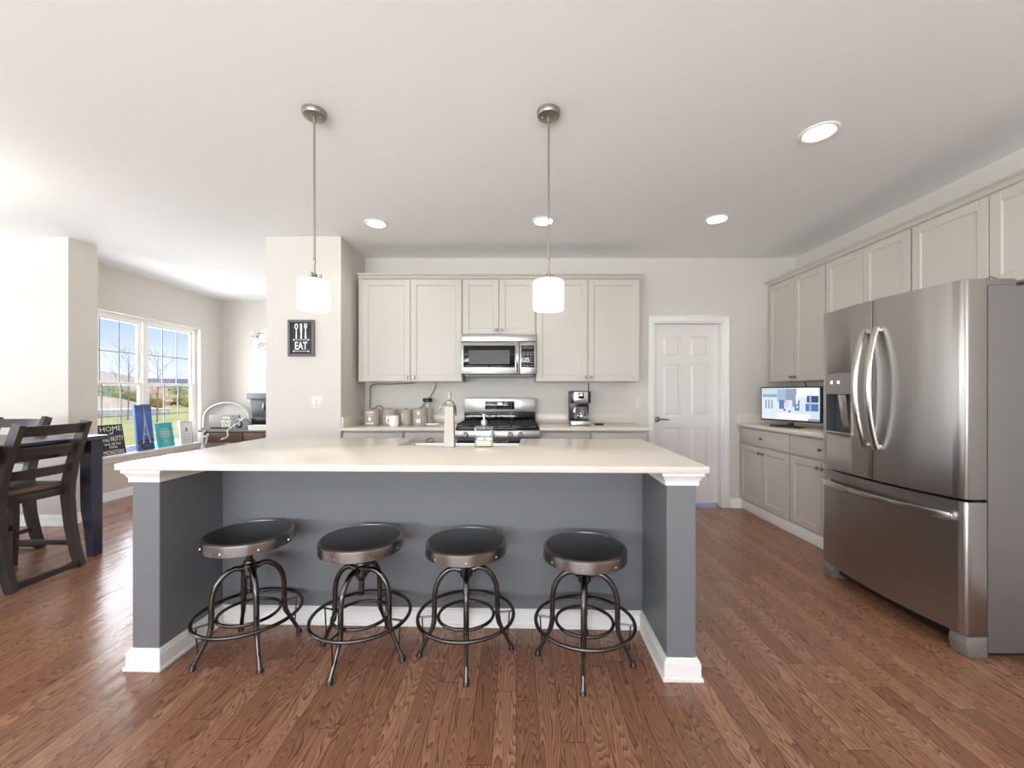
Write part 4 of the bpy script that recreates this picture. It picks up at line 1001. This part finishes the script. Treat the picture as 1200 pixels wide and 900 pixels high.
# ------------------------------------------------------------------ dining table and chairs
tb = thing('dining_table', 'counter-height dining table with glossy black-blue finish', 'table', (-3.2, 3.22, 0))
TX = -1.35; TY = -1.75     # size to the left and towards the camera
b = B(); b.box(TX, 0, TY, 0, .885, .92, .006); b.link('tabletop', TBWOOD, tb)
b = B(); b.box(TX+.06, -.06, TY+.06, -.06, .79, .884); b.link('apron', DKWOOD, tb)
for (sx_, sy_) in ((0, 0), (1, 0), (0, 1), (1, 1)):
    x1 = -.012 if not sx_ else TX+.012; dx = -1 if not sx_ else 1; y1 = -.04 if not sy_ else TY+.04; dy = -1 if not sy_ else 1
    b = B()
    for k in range(1):
        prof = [(.884, .085), (.5, .085), (.36, .083), (.22, .072), (0, .06)]
        V = []; F = []
        for (z, s_) in prof: V += [(x1, y1, z), (x1+dx*s_, y1, z), (x1+dx*s_, y1+dy*s_, z), (x1, y1+dy*s_, z)]
        for i in range(len(prof)-1):
            for j in range(4): F.append((i*4+j, i*4+(j+1) % 4, i*4+4+(j+1) % 4, i*4+4+j))
        F += [(0, 1, 2, 3), tuple(len(V)-4+j for j in (3, 2, 1, 0))]; b.add(V, F)
    b.link('leg', TBWOOD, tb, sharp=20)
dl_ = thing('dining_lamp', 'white glass bowl lamp hanging over the dining table', 'pendant lamp', (-3.9, 2.35, H))
b = B(); b.lathe([(0, -.03), (.06, -.026), (.065, 0), (0, 0)], n=28); b.link('canopy', NICKEL, dl_)
b = B(); b.cyl((0, 0, -.03), (0, 0, -.72), .008); b.link('rod', NICKEL, dl_)
b = B(); b.lathe([(0, -.80), (.1, -.79), (.19, -.74), (.24, -.66), (.236, -.655), (.186, -.73), (.1, -.778), (0, -.79)], n=40); b.link('bowl_shade', SHADE, dl_)
lamp('dining_lamp_glow', 'POINT', (-3.9, 2.35, H-.66), DINING_W, color=WARM, size=.12)
def make_chair(label, loc, rz):
    """counter-height ladder-back chair facing local +y, back posts at y = 0"""
    t = thing('dining_chair', label, 'chair', loc, rz, 'ladder-back chairs at the dining table')
    hw = .2; back = [(0, 0), (.035, .12), (.07, .3), (.09, .5), (.085, .6), (.055, .75), (0, .92), (-.045, 1.05)]
    def py(z):
        for (a, za), (c, zc_) in zip(back, back[1:]):
            if z <= zc_: return a+(c-a)*(z-za)/(zc_-za)
        return back[-1][0]
    for s in (-1, 1):
        b = B(); b.sweep([(s*hw, y, z) for y, z in back], [(-.019, -.031), (.019, -.031), (.019, .031), (-.019, .031)], up=(0, 1, 0), scales=[.9, .95, 1, 1.1, 1.1, 1, .95, .85]); b.link('back_post', DKWOOD, t, sharp=30)
    for (z, hh) in ((1.0, .034), (.862, .03), (.715, .03)):
        b = B(); n = 10; V = []; F = []
        for i in range(n+1):
            u = -1+2*i/n; x = u*(hw-.015); y = py(z)-.022*(1-u*u); sl = (py(z+.02)-py(z-.02))/.04
            for (dy, dz) in ((-.011, -hh), (.011, -hh), (.011, hh), (-.011, hh)): V.append((x, y+dy+sl*dz, z+dz))
        for i in range(n):
            for j in range(4): F.append((i*4+j, i*4+(j+1) % 4, i*4+4+(j+1) % 4, i*4+4+j))
        F += [(0, 1, 2, 3), tuple(n*4+j for j in (3, 2, 1, 0))]
        b.add(V, F); b.link('back_slat', DKWOOD, t, sharp=40)
    b = B(); b.box(-hw+.012, hw-.012, .1, .5, .575, .622, .02, 3); b.link('seat_cushion', LEATH, t)
    b = B()
    b.box(-hw+.014, hw-.014, .09, .112, .525, .578, .003); b.box(-hw-.006, hw+.006, .472, .494, .525, .578, .003); b.box(-hw-.008, -hw+.014, .1, .49, .525, .578, .003); b.box(hw-.014, hw+.008, .1, .49, .525, .578, .003); b.link('seat_rail', DKWOOD, t)
    for s in (-1, 1):
        b = B(); b.sweep([(s*hw, .48, .575), (s*hw, .48, .3), (s*hw, .485, 0)], [(-.02, -.02), (.02, -.02), (.02, .02), (-.02, .02)], up=(0, 1, 0), scales=[1.05, 1, .8]); b.link('front_leg', DKWOOD, t)
        b = B(); b.box(s*hw-.01, s*hw+.01, .05, .475, .155, .19, .003); b.link('side_stretcher', DKWOOD, t)
    b = B(); b.box(-hw+.012, hw-.012, -.014, .018, .012, .052, .003); b.link('rear_stretcher', DKWOOD, t)
    b = B(); b.box(-hw+.012, hw-.012, .472, .492, .26, .3, .003); b.link('front_stretcher', DKWOOD, t)
    return t
C1 = make_chair('dark ladder-back counter chair with its brown seat showing, beside the visible table leg', (-3.14, 2.75, 0), PI/2)
dup(C1, (-3.14, 2.225, 0), PI/2, 'dark ladder-back chair mostly out of view, next to the chair with the brown seat')
dup(C1, (-4.03, 3.30, 0), PI, 'dark ladder-back chair on the far side of the dining table against the white wall')

# ------------------------------------------------------------------ outside the window
GZ = -.5
GRASS = mat('lawn_green', (208, 200, 112), .95, var=.3, scale=.35)
b = B(); b.box(-300, -4.9, -60, 300, GZ-.2, GZ)
struct(b.link('lawn', GRASS, flat=True), 'bright green lawn outside the window', 'lawn')
def wp(px, py, d): return ((px-605)/480*d, d, 1.25-(py-460)/480*d)
b = B(); b.box(-4.86, -4.84, 4.0, 6.8, GZ, 0); struct(b.link('trim_2', TRIM, flat=True), 'house foundation edge below the window', 'trim')
# distant hill
b = B(); V = []; F = []; n = 40
for i in range(n+1):
    u = i/n; x = -330+250*u; h = 17*math.exp(-((u-.22)/.2)**2)+1.2*math.exp(-((u-.5)/.25)**2)
    for (dy, k) in ((0, 0), (8, .75), (18, 1), (45, .8), (90, 0)): V.append((x, 250+dy-60*u, GZ-.1+h*k))
for i in range(n):
    for j in range(4): F.append((i*5+j, i*5+5+j, i*5+6+j, i*5+1+j))
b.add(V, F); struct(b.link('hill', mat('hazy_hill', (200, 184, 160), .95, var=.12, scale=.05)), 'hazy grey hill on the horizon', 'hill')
SHR = [mat('shrub_green', (128, 136, 84), .95, var=.4, scale=3), mat('shrub_olive', (172, 160, 108), .95, var=.35, scale=3), mat('shrub_russet', (196, 164, 132), .95, var=.35, scale=3)]
TWIG = mat('bare_twig', (136, 118, 104), .9)
def shrub(px, d, h, wd, k, label):
    x, y, _ = wp(px, 478, d)
    t = thing('shrub', label, 'shrub', (x, y, GZ), group='shrubs along the far edge of the lawn')
    b = B()
    for i in range(16):
        a = random.random()*2*PI; r = random.random()**.5; zz = random.random()
        b.sph((wd*.4*r*math.cos(a), wd*.25*r*math.sin(a), h*(.25+.55*zz*(1-.5*r))), h*.24*(1.1-.4*zz), (1.3, 1, .9), 2, .35)
    b.link('foliage', SHR[k], t)
    b = B()
    for i in range(4): b.tube([(.15*(i-1.5), 0, 0), (.3*(i-1.5), .1, h*.4)], .06, 6)
    b.link('stem', TWIG, t)
shrub(110, 44, 3.2, 2.4, 0, 'dark green shrub at the left, above the pale earth mound')
shrub(131, 49, 3.4, 2.6, 0, 'broad green shrub seen through the left window between its grilles')
shrub(147, 52, 3.2, 2.6, 2, 'russet shrub seen just left of the window mullion')
shrub(160, 43, 2.7, 2.4, 0, 'green shrub by the window mullion above the tall blue canvas')
shrub(180, 46, 3.0, 2.4, 2, 'russet shrub seen just right of the window mullion')
shrub(192, 54, 2.6, 2.4, 1, 'olive shrub in the middle of the right window')
shrub(210, 62, 3.3, 3.6, 0, 'green shrub behind the parked car')
shrub(222, 50, 2.4, 2.4, 1, 'olive shrub at the right edge of the window view')
def bare_tree(px, d, h, label):
    x, y, _ = wp(px, 478, d)
    t = thing('bare_tree', label, 'tree', (x, y, GZ), group='bare young trees on the lawn')
    tk = B(); br = B()
    tk.tube([(0, 0, 0), (.05, 0, h*.4), (0, .05, h*.75), (.06, 0, h)], [.045, .035, .022, .01], 7)
    def grow(p, dr, L, r, lev):
        q = p+dr*L; br.tube([p, p+dr*L*.5+Vector((0, 0, .03*L)), q], [r, r*.8, r*.5], 5)
        if lev:
            for i in range(3): grow(p+dr*L*(.45+.25*i), (dr+Vector((random.uniform(-.7, .7), random.uniform(-.7, .7), random.uniform(-.1, .7)))).normalized(), L*.55, r*.6, lev-1)
    for i in range(13):
        a = i*2.4; z = h*(.3+.65*i/13); grow(Vector((0, 0, z)), Vector((math.cos(a), math.sin(a), .9)).normalized(), h*.26*(1.15-.6*i/13), .011, 2)
    tk.link('trunk', TWIG, t); br.link('branches', TWIG, t)
bare_tree(150, 26, 4.6, 'thin bare tree seen through the left window near the mullion')
bare_tree(184, 24, 4.2, 'thin bare tree seen through the right window near the mullion')
# earth mound, wall blocks, house, car
x, y, z = wp(124, 478, 36)
b = B(); V = []; F = []
for i in range(13):
    u = -1+i/6
    for j in range(9):
        v = -1+j/4; V.append((x+u*4.0, y+v*3, GZ-.05+1.45*max(0, 1-u*u)**.8*max(0, 1-v*v)*(1-.35*u)))
for i in range(12):
    for j in range(8): F.append((i*9+j, i*9+9+j, i*9+10+j, i*9+j+1))
b.add(V, F); tag(b.link('earth_mound', mat('tan_earth', (206, 182, 150), .95, var=.2, scale=1.5)), 'mound of pale tan earth on the lawn outside the left window', 'mound')
STONE = mat('pale_block', (168, 164, 168), .9, var=.15, scale=2)
for (px, py, d, w_, lb) in ((122, 483, 30, 1.9, 'pale low wall before the tan earth mound, left of the grille'), (136, 483, 30, 1.5, 'pale low wall before the tan earth mound, right of the grille'), (149, 481, 32, 1.9, 'grey low wall seen just left of the blue canvas'), (182, 480, 32, 1.7, 'grey low wall seen just right of the blue canvas')):
    x, y, z = wp(px, py, d); t = thing('low_wall', lb, 'wall', (x, y, GZ), math.radians(35))
    b = B(); b.box(-w_/2, w_/2, -.15, .15, 0, .46, .03); b.link('blocks', STONE, t); b = B(); b.box(-w_/2-.05, w_/2+.05, -.2, .2, .46, .53, .02); b.link('coping', PAPER, t)
def house(px, d, w_, h_, wallm, roofm, label, rz):
    x, y, z = wp(px, 478, d); t = thing('house', label, 'house', (x, y, GZ), rz)
    b = B(); b.box(-w_/2, w_/2, -3, 3, 0, h_); b.prism([(-3, h_), (3, h_), (0, h_+1.4)], -w_/2, w_/2, 'x'); b.link('walls', wallm, t, flat=True)
    b = B()
    for s in (-1, 1): b.prism([(s*3.4, h_-.25), (0, h_+1.35), (0, h_+1.55), (s*3.4, h_-.05)], -w_/2-.3, w_/2+.3, 'x')
    b.link('roof', roofm, t, flat=True)
    for i in (-1, 0, 1):
        b = B(); b.box(i*w_*.28-.4, i*w_*.28+.4, -3.06, -3, h_*.35, h_*.8); f = b.link('window', PAPER, t)
        b = B(); b.box(i*w_*.28-.33, i*w_*.28+.33, -3.08, -3.055, h_*.39, h_*.76); b.link('pane', BLKG, f)
house(202, 95, 9, 3.4, mat('house_siding', (196, 192, 190), .9), mat('house_roof', (128, 124, 126), .9), 'distant grey house seen through the right window', math.radians(30))
x, y, z = wp(217, 474, 58); t = thing('parked_car', 'small dark blue car parked beyond the lawn', 'car', (x, y, GZ), math.radians(20))
CARM = mat('car_blue', (86, 98, 128), .3)
b = B(); b.prism([(-2.1, .35), (2.1, .35), (2.15, .75), (1.3, .9), (.7, 1.4), (-1.1, 1.42), (-1.7, .95), (-2.15, .85)], -.85, .85, 'y', bv=.06); b.link('body', CARM, t)
b = B(); b.prism([(1.1, .93), (.62, 1.33), (-1.02, 1.35), (-1.45, .97)], -.87, .87, 'y'); b.link('side_glass', BLKG, t)
for (wx, wy) in ((-1.3, -.8), (1.3, -.8), (-1.3, .8), (1.3, .8)):
    b = B(); b.lathe([(0, .1), (.2, .1), (.33, .08), (.34, -.08), (.2, -.1), (0, -.1)], (wx, wy, .34), 20, 'y'); b.link('wheel', BLACK, t)
